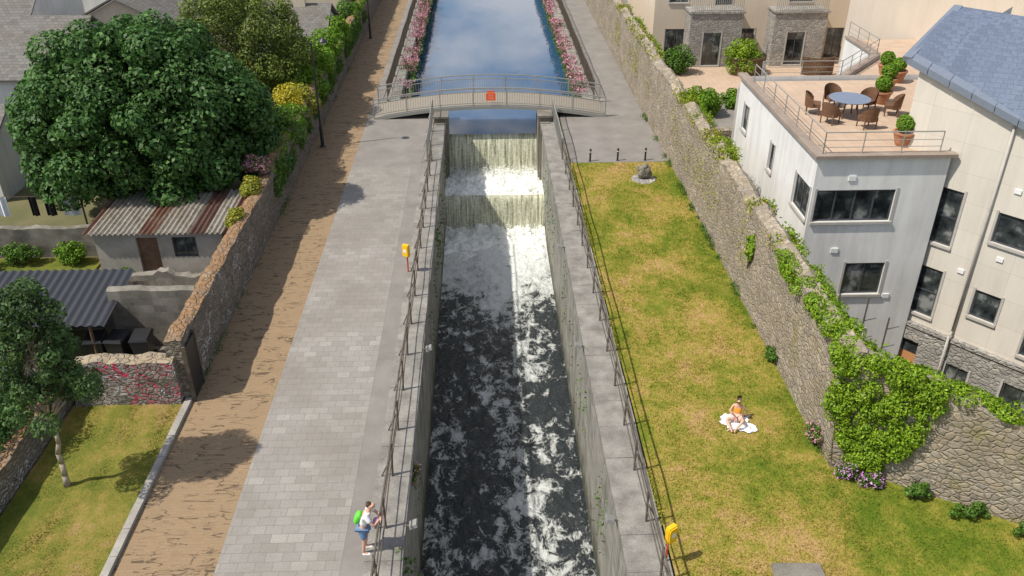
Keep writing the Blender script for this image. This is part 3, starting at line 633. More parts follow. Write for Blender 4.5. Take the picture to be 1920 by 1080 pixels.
def potplant(loc,r,label,lm='leaf_bright'):
    th=thing('potted_shrub',label,'potted plant',loc,group='terracotta pots with clipped shrubs')
    part(th,'pot',MB().lathe((0,0,0),[(0,0),(.22,0),(.27,.1),(.36,.42),(.4,.46),(.4,.52),(.33,.52),(.3,.47),(0,.45)],18),M['terracotta'],smooth=False)
    P,Dd=blobpts([(0,0,.5+r*.9,r,r,r)],1500,.2); part(th,'foliage',leafmesh('foliage',P,Dd,.09,M[lm]),M[lm])
    b=MB().cyl((0,0,.45),(0,0,.5+r*.6),.03,n=6); part(th,'stem',b,M['bark'])
for l,r in (((15.0,28.6,5.12),.34),((16.2,33.4,5.12),.33),((17.2,35.2,5.12),.33),((18.1,36.3,5.12),.3),((19.6,40.6,4.2),.34)): potplant(l,r,'clipped green shrub in a terracotta pot on the terrace')
# ---------------------------------------------------------------- far apartments
ab=thing('apartment_building','cream apartment block with stone clad bays and doors','building',(19,64,-.5))
w=MB(); ops=[(.9,2.3,-.3,1.8),(4.2,5.4,3.4,4.8),(6.0,7.2,-.4,1.8),(12.4,13.6,-.3,1.8),(9.4,11,3.6,5),(1,2.3,3.6,5)]
P,d,n=facade(w,(12,60.5),(26.5,60.5),-.5,8,ops)
for o in ops: window(ab,P,d,n,o,1)
facade(w,(12,72),(12,60.5),-.5,8,[]); facade(w,(26.5,60.5),(26.5,72),-.5,8,[]); part(ab,'wall',w,M['render_b'],world=True)
for x0 in (14.2,20.0):
    s=MB(); o1=[(1.0,2.2,-.3,1.9)]; P,d,n=facade(s,(x0,58.8),(x0+3.6,58.8),-.5,3.2,o1); window(ab,P,d,n,o1[0],1)
    facade(s,(x0,60.5),(x0,58.8),-.5,3.2,[]); facade(s,(x0+3.6,58.8),(x0+3.6,60.5),-.5,3.2,[]); s.box(x0-.1,x0+3.7,58.7,60.48,3.2,3.35)
    part(ab,'stone_bay',s,M['rub_clad'],world=True)
    r=MB(); r.beam((x0,58.85,4.3),(x0+3.6,58.85,4.3),.05)
    for i in range(28): r.box(x0+i*.13,x0+i*.13+.03,58.83,58.87,3.36,4.3)
    part(ab,'balcony_railing',r,M['metal'],world=True)
part(ab,'roof',MB().poly((11.6,60,8),(26.9,60,8),(26.9,66,11),(11.6,66,11)).poly((26.9,72,8),(11.6,72,8),(11.6,66,11),(26.9,66,11)),M['slate'],world=True)
solo('patio',MB().box(12,27,52,60.4,-.5,-.42),M['tile'],kind='structure')
for x0 in (17.9,22.7):
    th=thing('garden_screen','curved dark slatted wooden garden screen on patio','screen',(x0,57,-.42)); b=MB()
    for i in range(24): a=math.pi*(.1+.8*i/23)+math.pi; b.box(1.1*math.cos(a)-.05,1.1*math.cos(a)+.05,.7*math.sin(a)-.02,.7*math.sin(a)+.02,0,1.2)
    for i in range(13):
        a=math.pi*(.1+.8*i/13)+math.pi; c=math.pi*(.1+.8*(i+1)/13)+math.pi
        for z in (.3,1.1): b.beam((1.14*math.cos(a),.74*math.sin(a),z),(1.14*math.cos(c),.74*math.sin(c),z),.04)
    part(th,'slats',b,M['wood'])
sb=thing('sandy_building','large plain sandy rendered building behind the terrace','building',(35,50,-4)); w=MB()
ops=[(14,15.2,3,4.4),(18,19.2,3,4.4)]
P,d,n=facade(w,(21.2,50),(40,34),-4,7.6,ops); [window(sb,P,d,n,o,1) for o in ops]
facade(w,(30,62),(21.2,50),-4,7.6,[]); part(sb,'wall',w,M['render_s'],world=True)
part(sb,'roof',MB().poly((21,50,7.6),(40.2,33.7,7.6),(50,46,9.5),(30,62.5,9.5)),M['slateold'],world=True)
pb=thing('pink_house','pink rendered house beyond the car park','house',(42,112,-.5)); w=MB(); ops=[(3,4.2,.5,2),(7,8.2,.5,2),(3,4.2,3.3,4.8),(7,8.2,3.3,4.8)]
P,d,n=facade(w,(36,110),(52,110),-.5,6,ops); [window(pb,P,d,n,o,1) for o in ops]; part(pb,'wall',w,M['render_p'],world=True); part(pb,'roof',MB().poly((35.6,109.6,6),(52.4,109.6,6),(52.4,114,9),(35.6,114,9)),M['slate'],world=True)
def car(loc,rz,label):
    th=thing('parked_car',label,'car',loc,rz,'cars parked in the car park')
    pr=[(-2.1,.35),(-2.15,.75),(-1.9,.95),(-1.5,1.0),(-1.0,1.42),(.6,1.45),(1.25,.98),(2.0,.85),(2.15,.6),(2.1,.3)]
    b=MB(); b.hexa([(x,-.85+(.12 if z>1.2 else 0),z) for x,z in pr],[(x,.85-(.12 if z>1.2 else 0),z) for x,z in pr]); part(th,'body',b,M['carw'])
    for s in (-1,1): part(th,'side_window',MB().poly((-1.35,s*.857,1.02),(1.1,s*.857,1.0),(.55,s*.76,1.38),(-.98,s*.76,1.36)),M['glass'])
    part(th,'windscreen',MB().poly((.68,-.66,1.43),(.68,.66,1.43),(1.25,.76,1.02),(1.25,-.76,1.02)),M['glass']); part(th,'rear_window',MB().poly((-1.05,-.66,1.41),(-1.05,.66,1.41),(-1.5,.76,1.04),(-1.5,-.76,1.04)),M['glass'])
    for x in (-1.3,1.35):
        for s in (-1,1): o=part(th,'wheel',MB().cyl((x,s*.7,.32),(x,s*.88,.32),.32,n=16),M['tyre']); part(o,'hub',MB().cyl((x,s*.881,.32),(x,s*.89,.32),.18,n=12),M['metal'])
    return th
c1=car((39.5,92,-.48),.3,'white hatchback parked beside the pale building'); clone(c1,(36.5,96.5,-.48),.3); clone(c1,(38.5,101,-.48),.3)
# ---------------------------------------------------------------- left houses
def house(x0,x1,y0,y1,ze,zr_,axis,wm,rm,label,ops=(),chim=None):
    th=thing('house',label,'house',((x0+x1)/2,(y0+y1)/2,0)); w=MB(); P,d,n=facade(w,(x0,y0),(x1,y0),-.1,ze,list(ops))
    for o in ops: window(th,P,d,n,o,1,0,frame='whitep')
    facade(w,(x1,y0),(x1,y1),-.1,ze,[]); facade(w,(x0,y1),(x0,y0),-.1,ze,[]); facade(w,(x1,y1),(x0,y1),-.1,ze,[])
    r=MB(); o=.3
    if axis=='x':
        ym=(y0+y1)/2; w.poly((x0,y1,ze),(x0,y0,ze),(x0,ym,zr_-.1)); w.poly((x1,y0,ze),(x1,y1,ze),(x1,ym,zr_-.1))
        for yy in (y0-o,y1+o): r.hexa([(x0-o,yy,ze-.1),(x1+o,yy,ze-.1),(x1+o,ym,zr_),(x0-o,ym,zr_)],[(x0-o,yy,ze+.0),(x1+o,yy,ze+.0),(x1+o,ym,zr_+.1),(x0-o,ym,zr_+.1)])
    else:
        xm=(x0+x1)/2; w.poly((x0,y0,ze),(x1,y0,ze),(xm,y0,zr_-.1)); w.poly((x1,y1,ze),(x0,y1,ze),(xm,y1,zr_-.1))
        for xx in (x0-o,x1+o): r.hexa([(xx,y0-o,ze-.1),(xx,y1+o,ze-.1),(xm,y1+o,zr_),(xm,y0-o,zr_)],[(xx,y0-o,ze),(xx,y1+o,ze),(xm,y1+o,zr_+.1),(xm,y0-o,zr_+.1)])
    part(th,'wall',w,wm,world=True); ro=part(th,'roof',r,rm,world=True)
    if chim: cx,cy=chim; part(ro,'chimney',MB().box(cx-.4,cx+.4,cy-.3,cy+.3,ze,zr_+1).box(cx-.48,cx+.48,cy-.38,cy+.38,zr_+1,zr_+1.12).cyl((cx-.2,cy,zr_+1.1),(cx-.2,cy,zr_+1.4),.1).cyl((cx+.2,cy,zr_+1.1),(cx+.2,cy,zr_+1.4),.1),M['render_b'],world=True,root=th)
    return th
house(-34,-21,43.5,51,3.6,5.8,'x',M['render_w'],M['slateold'],'white house with old grey slate roof',[(3,4.2,1,2.2),(7,8.2,1,2.2)],(-30,47))
house(-26,-17.5,53,60,3.4,5.6,'y',M['render_b'],M['slateold'],'cream house with weathered brown-grey slate roof',chim=(-21.7,57))
house(-40,-28,55,63,4.2,7,'x',M['render_w'],M['slateold'],'white gabled house behind the gardens')
house(-15,-10.2,56,61.5,2.6,4.0,'x',M['render_w'],M['slateold'],'small outhouse with grey slate roof beside the wall',chim=(-12,58.7))
house(-19,-10.6,68,78,3.2,5.2,'y',M['render_b'],M['slateold'],'cream cottage with mossy slate roof')
house(-36,-22,70,80,4,6.5,'x',M['render_w'],M['slateold'],'white terraced house with slate roof')
house(-33,-21.8,36.4,40.5,2.6,3.8,'x',M['render_w'],M['slateold'],'white rear house extension under the large tree',[(6,7.2,1,2)])
house(-20,-14.6,19.6,21.9,1.7,1.8,'x',M['render_w'],M['blackroof'],'small white flat-roofed outbuilding with white window',[(3.6,4.9,.5,1.3)])
# shed
sh=thing('garden_shed','old concrete shed with rusty corrugated roof','shed',(-12.5,30.8,0)); w=MB()
ops=[(1.55,2.35,.02,1.5),(2.9,3.8,.65,1.5)]; P,d,n=facade(w,(-14.8,29.4),(-10.0,29.4),-.05,1.72,ops,.14)
facade(w,(-14.8,32.3),(-14.8,29.4),-.05,1.68,[]); facade(w,(-10,29.4),(-10,32.3),-.05,1.68,[]); part(sh,'wall',w,M['concrete'],world=True)
part(sh,'door',MB().poly(P(1.55,.02,-.12),P(2.35,.02,-.12),P(2.35,1.5,-.12),P(1.55,1.5,-.12)),M['wood'],world=True); window(sh,P,d,n,ops[1],1,0,sill=False)
def corr(x0,x1,y0,y1,z0,z1,per,amp):
    nn=int((x1-x0)/per*6); return MB().grid(lambda u,v:(x0+(x1-x0)*u,y0+(y1-y0)*v,z0+(z1-z0)*v+amp*math.sin(u*(x1-x0)/per*6.283)),nn,3)
part(sh,'roof',corr(-15.1,-9.65,29.15,33.0,1.76,1.85,.2,.045),M['rust'],world=True)
ls=thing('lean_to_shed','black corrugated lean-to shelter over wheelie bins','shed',(-15,24,0))
part(ls,'roof',corr(-19.5,-12.0,23.0,26.0,1.6,2.0,.28,.03),M['blackroof'],world=True)
part(ls,'wall',MB().box(-19.5,-12.35,25.7,25.9,0,1.9),M['concrete_dark'],world=True)
for x in (-19,-16,-12.5): part(ls,'post',MB().cyl((x,23.1,0),(x,23.1,1.6),.05,n=6),M['wood'],world=True)
bn=thing('wheelie_bin','black wheelie bin standing in the yard','bin',(-12.6,23.4,0),.1,'black wheelie bins')
part(bn,'body',MB().hexa([(-.22,-.25,.05),(.22,-.25,.05),(.22,.25,.05),(-.22,.25,.05)],[(-.29,-.34,.9),(.29,-.34,.9),(.29,.34,.9),(-.29,.34,.9)]),M['black'])
part(bn,'lid',MB().hexa([(-.31,-.37,.9),(.31,-.37,.9),(.31,.36,.92),(-.31,.36,.92)],[(-.27,-.33,.97),(.27,-.33,.97),(.27,.33,1.0),(-.27,.33,1.0)]),M['black'])
for x in (-.24,.24): part(bn,'wheel',MB().cyl((x-.03,.26,.1),(x+.03,.26,.1),.1,n=12),M['tyre'])
clone(bn,(-11.9,23.4,0),-.1); clone(bn,(-11.15,23.45,0),.05)
ln=thing('washing_line','washing line with white and blue laundry','washing line',(-19.5,32.6,0)); b=MB().cyl((-3,0,0),(-3,0,1.9),.04).cyl((3,0,0),(3,0,1.9),.04).cyl((-3,0,1.85),(3,0,1.85),.01)
part(ln,'line',b,M['metaldark'])
for x,w_,m in ((-2.4,.9,'cloth_w'),(-1.2,.5,'cloth_bl'),(-.4,.4,'cloth_w'),(.9,.3,'foodd'),(1.5,.4,'foodd'),(2.2,.7,'cloth_w')):
    part(ln,'laundry',MB().grid(lambda u,v:(x+w_*u,.05*math.sin(u*9),1.84-.85*v),8,3),M[m])
# ---------------------------------------------------------------- vegetation
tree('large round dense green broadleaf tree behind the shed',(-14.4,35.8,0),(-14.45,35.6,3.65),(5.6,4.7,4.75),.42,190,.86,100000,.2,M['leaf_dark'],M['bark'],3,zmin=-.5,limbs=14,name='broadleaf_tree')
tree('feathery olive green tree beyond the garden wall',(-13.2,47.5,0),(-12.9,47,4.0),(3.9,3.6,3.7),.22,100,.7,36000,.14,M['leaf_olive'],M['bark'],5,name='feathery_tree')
low=[(-10.9+dx,17.5+dy,z,.36,.36,.3) for dx,dy,z in ((-.9,.2,3.1),(-.6,-.6,2.9),(.9,.1,3.1),(.6,.7,3.0),(.2,-.9,2.8),(-1.1,-.3,3.6),(1.1,-.3,3.6),(.0,.9,3.2))]
tree('slender young tree with pale trunk on the verge',(-11.26,17.5,.05),(-10.95,17.6,4.4),(.9,.9,2.15),.08,40,.34,13000,.095,M['leaf_young'],M['barkpale'],9,zmin=-.8,limbs=18,name='young_tree',shell=.85,fill=.15,core_=0,forkf=.5,extra=low)
for i,(c,r,m,lb,ls_) in enumerate([((-9.9,36.5,1.9),(1.1,1.6,1.6),'leaf_dark','dark green bush overhanging the old wall',.14),((-9.7,39.3,2.0),(1.1,1.6,1.5),'leaf_mid','green bush overhanging the old wall',.13),
  ((-9.9,42.4,2.3),(.9,.9,1.3),'leaf_yellow','yellow flowering bush on the wall',.12),((-9.5,43.6,2.1),(.9,1.4,1.3),'leaf_weed','yellow-green bush on the wall',.12),((-9.6,41.0,2.0),(.8,1.2,1.2),'leaf_bright','bright green bush on the wall',.12),
  ((-9.8,46.6,2.2),(1.1,1.9,1.3),'leaf_bright','bright green bush spilling over the wall',.14),((-9.7,49.6,2.3),(1.1,2,1.4),'leaf_bright','bright green bush spilling over the wall',.14),
  ((-9.6,53,2.5),(1.1,2.1,1.5),'leaf_bright','bright green bush spilling over the wall',.14),((-9.6,57,2.4),(1.0,2.2,1.3),'leaf_bright','bright green bush spilling over the wall',.15),((-9.8,64,2.1),(.9,2,1.2),'leaf_mid','green bush along the wall',.16),((-9.8,75,2.1),(.9,3,1.2),'leaf_bright','green bush along the wall',.18),
  ((-12.0,42.5,1.5),(1.6,2,1.8),'leaf_bright','bright green shrub in the back garden',.16),((-12.5,52.5,1.6),(1.6,1.8,1.6),'leaf_mid','green shrub in the back garden',.16),
  ((-17.5,62,1.8),(3,2.5,2.2),'leaf_mid','green garden shrub between the houses',.2),((-20,50.6,1.5),(2.5,1.5,2),'leaf_olive','olive garden shrub beside the houses',.2),
  ((-16.3,30.2,.5),(.9,.45,.5),'leaf_bright','bright green flowering shrub by low wall',.09),((-18.2,30.2,.5),(.9,.45,.45),'leaf_mid','green shrub by low concrete wall',.09),
  ((-13.7,28.9,.25),(.35,.3,.25),'leaf_bright','small green shrub beside the shed',.07),((-20.5,29.3,.9),(1.3,1.1,1.1),'leaf_dark','dark green garden shrub',.12),
  ((-13.9,18.6,1.1),(1.3,1.8,1.3),'leaf_dark','dark green bush behind the low stone wall',.11),((-14.6,15.5,.9),(1.6,2,1.2),'leaf_mid','green bush behind the low stone wall',.11),((-13.3,21.0,.8),(.8,.6,.8),'leaf_dark','dark green shrub beside graffiti wall',.1),
  ((-9.45,29.6,2.2),(.3,1.0,.3),'leaf_weed','yellow-green weeds sprouting from the wall top',.08),((-9.5,32.4,2.2),(.45,.8,.45),'leaf_weed','weedy plant on wall top',.09),
  ((10.7,42.5,.4),(1.0,1.6,1.8),'leaf_mid','green shrub in the walled garden',.14),((11.5,46,.2),(1.5,1.2,1.2),'leaf_bright','bright green shrub on the podium garden',.14),((10.5,37.8,-.6),(.8,1.4,1.9),'leaf_dark','dark green shrub beside the white building',.14),
  ((13.0,49,.2),(1.6,1.2,.9),'leaf_bright','bright green hedge in the podium garden',.14),((15.5,50,.1),(1.6,.8,.7),'leaf_bright','bright green hedge in the podium garden',.14),((17.6,57.2,.7),(1.3,1.2,1.3),'leaf_ivy','round yellow-green shrub on the patio',.14),((13.2,57.5,.4),(1.2,1,1.0),'leaf_mid','green shrub on the patio',.14),
  ((20.3,52,.0),(1.8,.8,.6),'leaf_mid','low green hedge by the patio',.14),((30.5,72,.8),(2,2,1.5),'leaf_mid','green shrub by the car park',.2)]):
    bush(lb,c,r,int(1500+1400*r[0]*r[1]*1.6),ls_,M[m])
bush('pink valerian clump growing on the wall top',(-9.5,33.9,2.6),(.65,.65,.35),1200,.1,M['leaf_mid'],'valerian_plant','flowers',8,flower=M['pink'],nf=900)
def strip(name,label,x0,x1,y0,y1,z0,z1,n,ls_,mat,cat='plants',density=None,spread=(.15,.15,.12)):
    m=n*3; X=RN.uniform(x0,x1,m); Y=RN.uniform(y0,y1,m); k=np.array([mnoise.noise((y*.55,x0*3.1,1.7))+.6*mnoise.noise((y*1.9,x0,4)) for y in Y[:]]) 
    keep=k>(density if density is not None else -9); X=X[keep][:n]; Y=Y[keep][:n]; kk=k[keep][:n]; q=len(X)
    Z=z0+(z1-z0)*np.clip(.4+kk,.1,1.2)*RN.rand(q); P=np.stack([X,Y,Z],1)+RN.normal(size=(q,3))*np.array(spread)*.5
    D=RN.normal(size=(q,3)); me=leafmesh(name,P,D,ls_,mat); o=bpy.data.objects.new(name,me); COL.objects.link(o); o['kind']='stuff'; lab(o,label,cat); return o
for x0,x1 in ((-5.45,-4.5),(5.6,6.5)):
    strip('bank_plants','green plants along the upper canal edge',x0,x1,51,110,-.5,.6,20000,.13,M['leaf_mid'],density=-.5)
    strip('valerian_flowers','pink valerian flowers along the upper canal edge',x0,x1,51.5,110,-.1,.8,7000,.13,M['pink'],'flowers',density=-.25)
strip('wall_top_plants','yellow-green weeds along the tall wall top',9.3,10.05,18,100,3.35,3.8,17000,.10,M['leaf_weed'],density=-.08)
strip('wall_top_plants','bright green weeds along the tall wall top',9.4,10.2,18,60,3.2,3.85,12000,.10,M['leaf_ivy'],density=.05)
strip('wall_face_plants','small weeds rooted in the tall wall face',9.22,9.34,18,60,1.2,3.5,2600,.07,M['leaf_weed'],density=.1)
strip('wall_foot_plants','green weeds along the foot of tall wall',9.15,9.4,17.8,50,0,.25,3600,.07,M['leaf_mid'],density=.1)
strip('wall_top_plants','climbing plants along the left wall top',-9.6,-8.9,34,100,2.1,2.9,17000,.12,M['leaf_bright'],density=-.3)
strip('wall_face_plants','climbing plants hanging down the left wall',-9.05,-8.85,34,70,1.0,2.6,9000,.12,M['leaf_mid'],density=-.1)
strip('wall_foot_plants','weeds at the foot of old wall',-9.1,-8.9,21.5,60,0,.2,1500,.07,M['leaf_mid'],density=.15)
strip('canal_wall_plants','green plants rooted in the shaded canal wall',-2.25,-2.0,12,45,-2.4,-.2,1500,.1,M['leaf_mid'],density=.25)
strip('canal_wall_plants','green plants rooted in the sunlit canal wall',3.15,3.35,12,45,-3.2,-.2,1500,.09,M['leaf_mid'],density=.25)
strip('coping_weeds','dry weeds along the coping joint',4.28,4.4,12,40,0,.1,5000,.06,M['leaf_weed'],density=-.1,spread=(.05,.1,.05))
# ivy on corner of the wall
iv=thing('ivy_plant','dense yellow-green ivy covering the stone wall corner','ivy',(9.6,17.3,0))
bl=[]; dv=Vector((.852,-.523,0)); nv=Vector((-.523,-.852,0)); o0=Vector((9.33,17.75,0)); rr=random.Random(4)
for i in range(190):
    z=rr.uniform(.35,3.6); half=.3+.9*min(1,(z-.3)/1.5); s=.95+rr.uniform(-half,half)*(1 if z<2.6 else 1.15)
    p=o0+dv*s+nv*rr.uniform(.0,.08); b_=rr.uniform(.17,.27); bl.append((p.x,p.y,min(z,3.6),b_,b_,b_))
for i in range(75):
    s=rr.uniform(.0,6.0); p=o0+dv*s-nv*rr.uniform(.0,.55); bl.append((p.x,p.y,ow_h(s)+.05,.27,.27,.12+.08*rr.random()))
for i in range(90):
    y=rr.uniform(17.7,23.6); bl.append((9.5+rr.uniform(-.3,.5),y,3.6-.35*rr.random(),.26,.28,.2))
Pp,Dd=blobpts(bl,60000,.12); part(iv,'foliage',leafmesh('foliage',Pp,Dd,.075,M['leaf_ivy'],off=iv.location),M['leaf_ivy'])
b=MB(); [b.cyl(o0+dv*(.8+s*.3),o0+dv*(.9+s)+nv*.05+Vector((0,0,2.6)),.03,.01,5) for s in (-.6,-.2,.2,.6)]; part(iv,'stems',b,M['bark'],world=True)
bush('trailing ivy patch on the tall stone wall face',(9.25,26.2,2.3),(.15,.5,.8),900,.1,M['leaf_ivy'],'ivy_patch','ivy',8)
for c,r,f in (((9.6,17.1,.22),(.42,.22,.26),'purple'),((10.2,16.8,.2),(.4,.22,.22),'purple'),((9.2,18.5,.4),(.22,.45,.4),'pink'),((9.2,22.6,.3),(.18,.5,.35),None),((11.2,16.25,.3),(.4,.25,.35),None),((12.2,15.55,.25),(.7,.25,.28),None),((13.4,14.85,.25),(.6,.25,.28),None)):
    bush('flowering weeds at the foot of the stone wall' if f else 'leafy green weeds at the foot of the stone wall',c,r,1100,.07,M['leaf_mid'],'weed_clump','weeds',8,flower=M[f] if f else None,nf=300)
bush('pink flowering plant hanging from canal coping',(-2.15,18.2,-.5),(.25,.4,.4),500,.08,M['leaf_olive'],'canal_plant','plant',6,flower=M['pink'],nf=180)
# ---------------------------------------------------------------- street furniture
def lamp(loc,label):
    th=thing('lamp_post',label,'lamp post',loc,0,'black path lamp posts')
    part(th,'pole',MB().cyl((0,0,0),(0,0,1.1),.09,n=10).cyl((0,0,1.1),(0,0,5.4),.055,.04,n=10).lathe((0,0,0),[(.15,0),(.15,.05),(.1,.1)],12),M['black'])
    part(th,'arm',MB().cyl((0,0,5.3),(.35,0,5.6),.025,n=6).cyl((.35,0,5.6),(.6,0,5.6),.025,n=6),M['black'])
    o=part(th,'lantern',MB().lathe((.6,0,5.38),[(.05,.0),(.2,.06),(.22,.1),(.1,.22),(.03,.28)],14),M['black']); part(o,'lens',MB().lathe((.6,0,5.34),[(.03,0),(.14,.03),(.15,.07)],12),M['whitep'])
    return th
l1=lamp((-8.45,42.9,0),'tall black lamp post beside the old wall'); clone(l1,(-8.45,66,0)); clone(l1,(-8.45,92,0))
bo=thing('bollard','short black bollard at the lawn edge','bollard',(5.35,40.35,0),0,'black bollards at the lawn edge'); bo.scale=(.78,)*3
part(bo,'post',MB().lathe((0,0,0),[(.09,0),(.09,.03),(.06,.05),(.06,.72),(.075,.73),(.075,.8),(.03,.86),(0,.86)],14),M['black']); part(bo,'band',MB().lathe((0,0,.62),[(.063,0),(.063,.05)],14),M['whitep'])
clone(bo,(6.75,40.4,0)); clone(bo,(8.15,40.4,0))
def rock(th,name,c,r,mat,seed):
    import bmesh
    bmm=bmesh.new(); bmesh.ops.create_icosphere(bmm,subdivisions=4,radius=1)
    for v in bmm.verts:
        k=1+.35*mnoise.noise(v.co*1.3+Vector((seed,0,0)))+.12*mnoise.noise(v.co*4); v.co=Vector((c[0]+v.co.x*r[0]*k,c[1]+v.co.y*r[1]*k,c[2]+v.co.z*r[2]*k))
    me=bpy.data.meshes.new(name); bmm.to_mesh(me); bmm.free(); me.materials.append(mat); o=bpy.data.objects.new(name,me); COL.objects.link(o); o.parent=th; return o
mo=thing('stone_monument','rough grey stone monument on a low cobbled base','monument',(7.65,37.9,0))
part(mo,'base',MB().lathe((0,0,0),[(.62,0),(.58,.06),(.3,.1),(0,.1)],11),M['rub_clad']); rock(mo,'boulder',(0,0,.42),(.34,.28,.36),M['concrete_dark'],3)
def buoy(loc,rz,label):
    th=thing('lifebuoy_station',label,'lifebuoy station',loc,rz,'yellow lifebuoy housings on the railings')
    part(th,'post',MB().box(-.02,.02,-.02,.02,-.02,1.0),M['red'])
    pts=[(-.12,0),(.12,0),(.14,.09),(.14,.42),(.12,.5),(-.12,.5),(-.14,.42),(-.14,.09)]
    part(th,'housing',MB().hexa([(x,-.11,.75+z) for x,z in pts][::-1],[(x,0.0,.75+z) for x,z in pts][::-1]),M['yellow'])
    part(th,'door',MB().hexa([(x*.86,-.14,.78+z*.88) for x,z in pts][::-1],[(x*.92,-.111,.77+z*.9) for x,z in pts][::-1]),M['yellow'])
    part(th,'notice',MB().box(-.06,.06,-.144,-.141,.95,1.08),M['whitep']); return th
b1=buoy((4.2,14.35,0),.6,'yellow lifebuoy housing on a red post by railing'); clone(b1,(-3.0,29.0,0),-.5,'yellow lifebuoy housing on post beside shaded railing')
def flood(loc,rz):
    th=thing('floodlight','small grey floodlight bracketed to the canal coping','floodlight',loc,rz,'floodlights along the canal walls'); th.scale=(.8,)*3
    part(th,'body',MB().hexa([(-.16,-.03,.02),(.16,-.03,.02),(.16,.22,.14),(-.16,.22,.14)],[(-.13,-.05,.14),(.13,-.05,.14),(.13,.18,.24),(-.13,.18,.24)]),M['metal'])
    part(th,'lens',MB().poly((-.13,.0,.03),(-.13,.2,.125),(.13,.2,.125),(.13,.0,.03)),M['whitep']); part(th,'bracket',MB().beam((0,-.3,.0),(0,.05,.1),.05),M['metaldark']); return th
f1=flood((-2.0,15.7,0.02),-1.57)
for x,y,r_ in ((-2.0,23.6,-1.57),(3.1,15.7,1.57),(3.1,23.6,1.57),(3.1,30.8,1.57)): clone(f1,(x,y,.02),r_)
solo('stone_slab',MB().hexa([(6.6,13.2,.0),(7.9,13.1,.0),(7.9,14.15,.0),(6.7,14.2,.0)],[(6.65,13.25,.12),(7.85,13.15,.12),(7.85,14.1,.12),(6.75,14.15,.12)]),M['concrete_dark'],'flat grey concrete slab lying on the lawn','slab',loc=(7.2,13.7,0))
for i,(x,y,h) in enumerate([(12.1,26.3,-1.2),(12.8,26.2,-.2),(13.9,26.2,-.4),(14.5,25.6,-.9)]):
    b=MB().cyl((0,0,0),(0,0,h+4.2+.6),.03,n=6)
    for z in (1.6,2.6,3.4): b.cyl((0,0,z),(.5,.1,z+.05),.018,n=5)
    solo('rusty_pole',b,M['metaldark'],'rusty scaffold pole standing beside the white building','pole',group='rusty scaffold poles').location=(x,y,-4.2)
# ---------------------------------------------------------------- people
def mkskin(th,name,nodes,edges,mat,sub=2):
    keys=list(nodes); import bmesh
    bmm=bmesh.new(); lay=bmm.verts.layers.skin.verify(); vs={}
    for i,k in enumerate(keys):
        v=bmm.verts.new(nodes[k][0]); r=nodes[k][1]; v[lay].radius=(r,r) if not hasattr(r,'__len__') else r; v[lay].use_root=(i==0); vs[k]=v
    for a,b in edges: bmm.edges.new((vs[a],vs[b]))
    me=bpy.data.meshes.new(name); bmm.to_mesh(me); bmm.free(); me.materials.append(mat)
    o=bpy.data.objects.new(name,me); COL.objects.link(o); o.parent=th
    md=o.modifiers.new('skin','SKIN'); md.use_smooth_shade=True; s=o.modifiers.new('sub','SUBSURF'); s.levels=sub; s.render_levels=sub; return o
def hand(nodes,edges,key,wrist,dirv,side):
    w=Vector(wrist); dv_=Vector(dirv).normalized(); sv=Vector(side).normalized()
    palm=w+dv_*.06; nodes[key+'palm']=(palm,(.034,.018)); edges.append((key+'w',key+'palm'))
    for i,(o,l) in enumerate(((-.027,.07),(-.009,.08),(.009,.075),(.027,.06))):
        a=palm+dv_*.03+sv*o; b_=a+dv_*l*.6+Vector((0,0,-.01)); c_=b_+dv_*l*.4+Vector((0,0,-.025))
        nodes[f'{key}f{i}a']=(a,.009); nodes[f'{key}f{i}b']=(b_,.008); nodes[f'{key}f{i}c']=(c_,.007)
        edges+= [(key+'palm',f'{key}f{i}a'),(f'{key}f{i}a',f'{key}f{i}b'),(f'{key}f{i}b',f'{key}f{i}c')]
    a=w+dv_*.03+sv*.035; b_=a+sv*.03+dv_*.035; nodes[key+'ta']=(a,.010); nodes[key+'tb']=(b_,.008); edges+=[(key+'palm',key+'ta'),(key+'ta',key+'tb')]
def face(th,c,fw):
    c=Vector(c); f=Vector(fw).normalized(); r=f.cross(Vector((0,0,1))).normalized()
    for q in (-1,1): part(th,'eye',MB().lathe(tuple(c+f*.088+r*.032*q),[(0,-.008),(.011,0),(0,.008)],8),M['foodd'])
    part(th,'mouth',MB().beam(c+f*.086+r*.022+Vector((0,0,-.06)),c+f*.086-r*.022+Vector((0,0,-.06)),.008),M['red'])
st=thing('person','person in white T-shirt, denim shorts, green backpack, leaning on railing','person',(-3.05,14.95,.005),-math.pi/2-.1); st.scale=(.95,)*3
n={'pel':((0,0,.93),(.15,.11)),'sp':((0,.06,1.12),(.14,.10)),'ch':((0,.14,1.32),(.16,.11)),'nb':((0,.2,1.45),.065),'nt':((0,.23,1.52),.05),'h1':((0,.26,1.60),(.07,.085)),'h2':((0,.27,1.68),(.078,.092)),'nose':((0,.375,1.61),.012)}
e=[('pel','sp'),('sp','ch'),('ch','nb'),('nb','nt'),('nt','h1'),('h1','h2'),('h1','nose')]
for s,k in ((-1,'l'),(1,'r')):
    n[k+'s']=((s*.18,.15,1.40),.058); n[k+'e']=((s*.24,.34,1.15),.042); n[k+'w']=((s*.02,.47,1.19),.028)
    n[k+'h']=((s*.09,0,.88),.092); n[k+'k']=((s*.11,.03,.49),.06); n[k+'a']=((s*.12,-.03,.1),.04); n[k+'t']=((s*.13,.14,.045),.038); n[k+'ear']=((s*.085,.25,1.61),.014)
    e+=[('ch',k+'s'),(k+'s',k+'e'),(k+'e',k+'w'),('pel',k+'h'),(k+'h',k+'k'),(k+'k',k+'a'),(k+'a',k+'t'),('h1',k+'ear')]
    hand(n,e,k,n[k+'w'][0],(-s,.15,-.1),(0,.3,1))
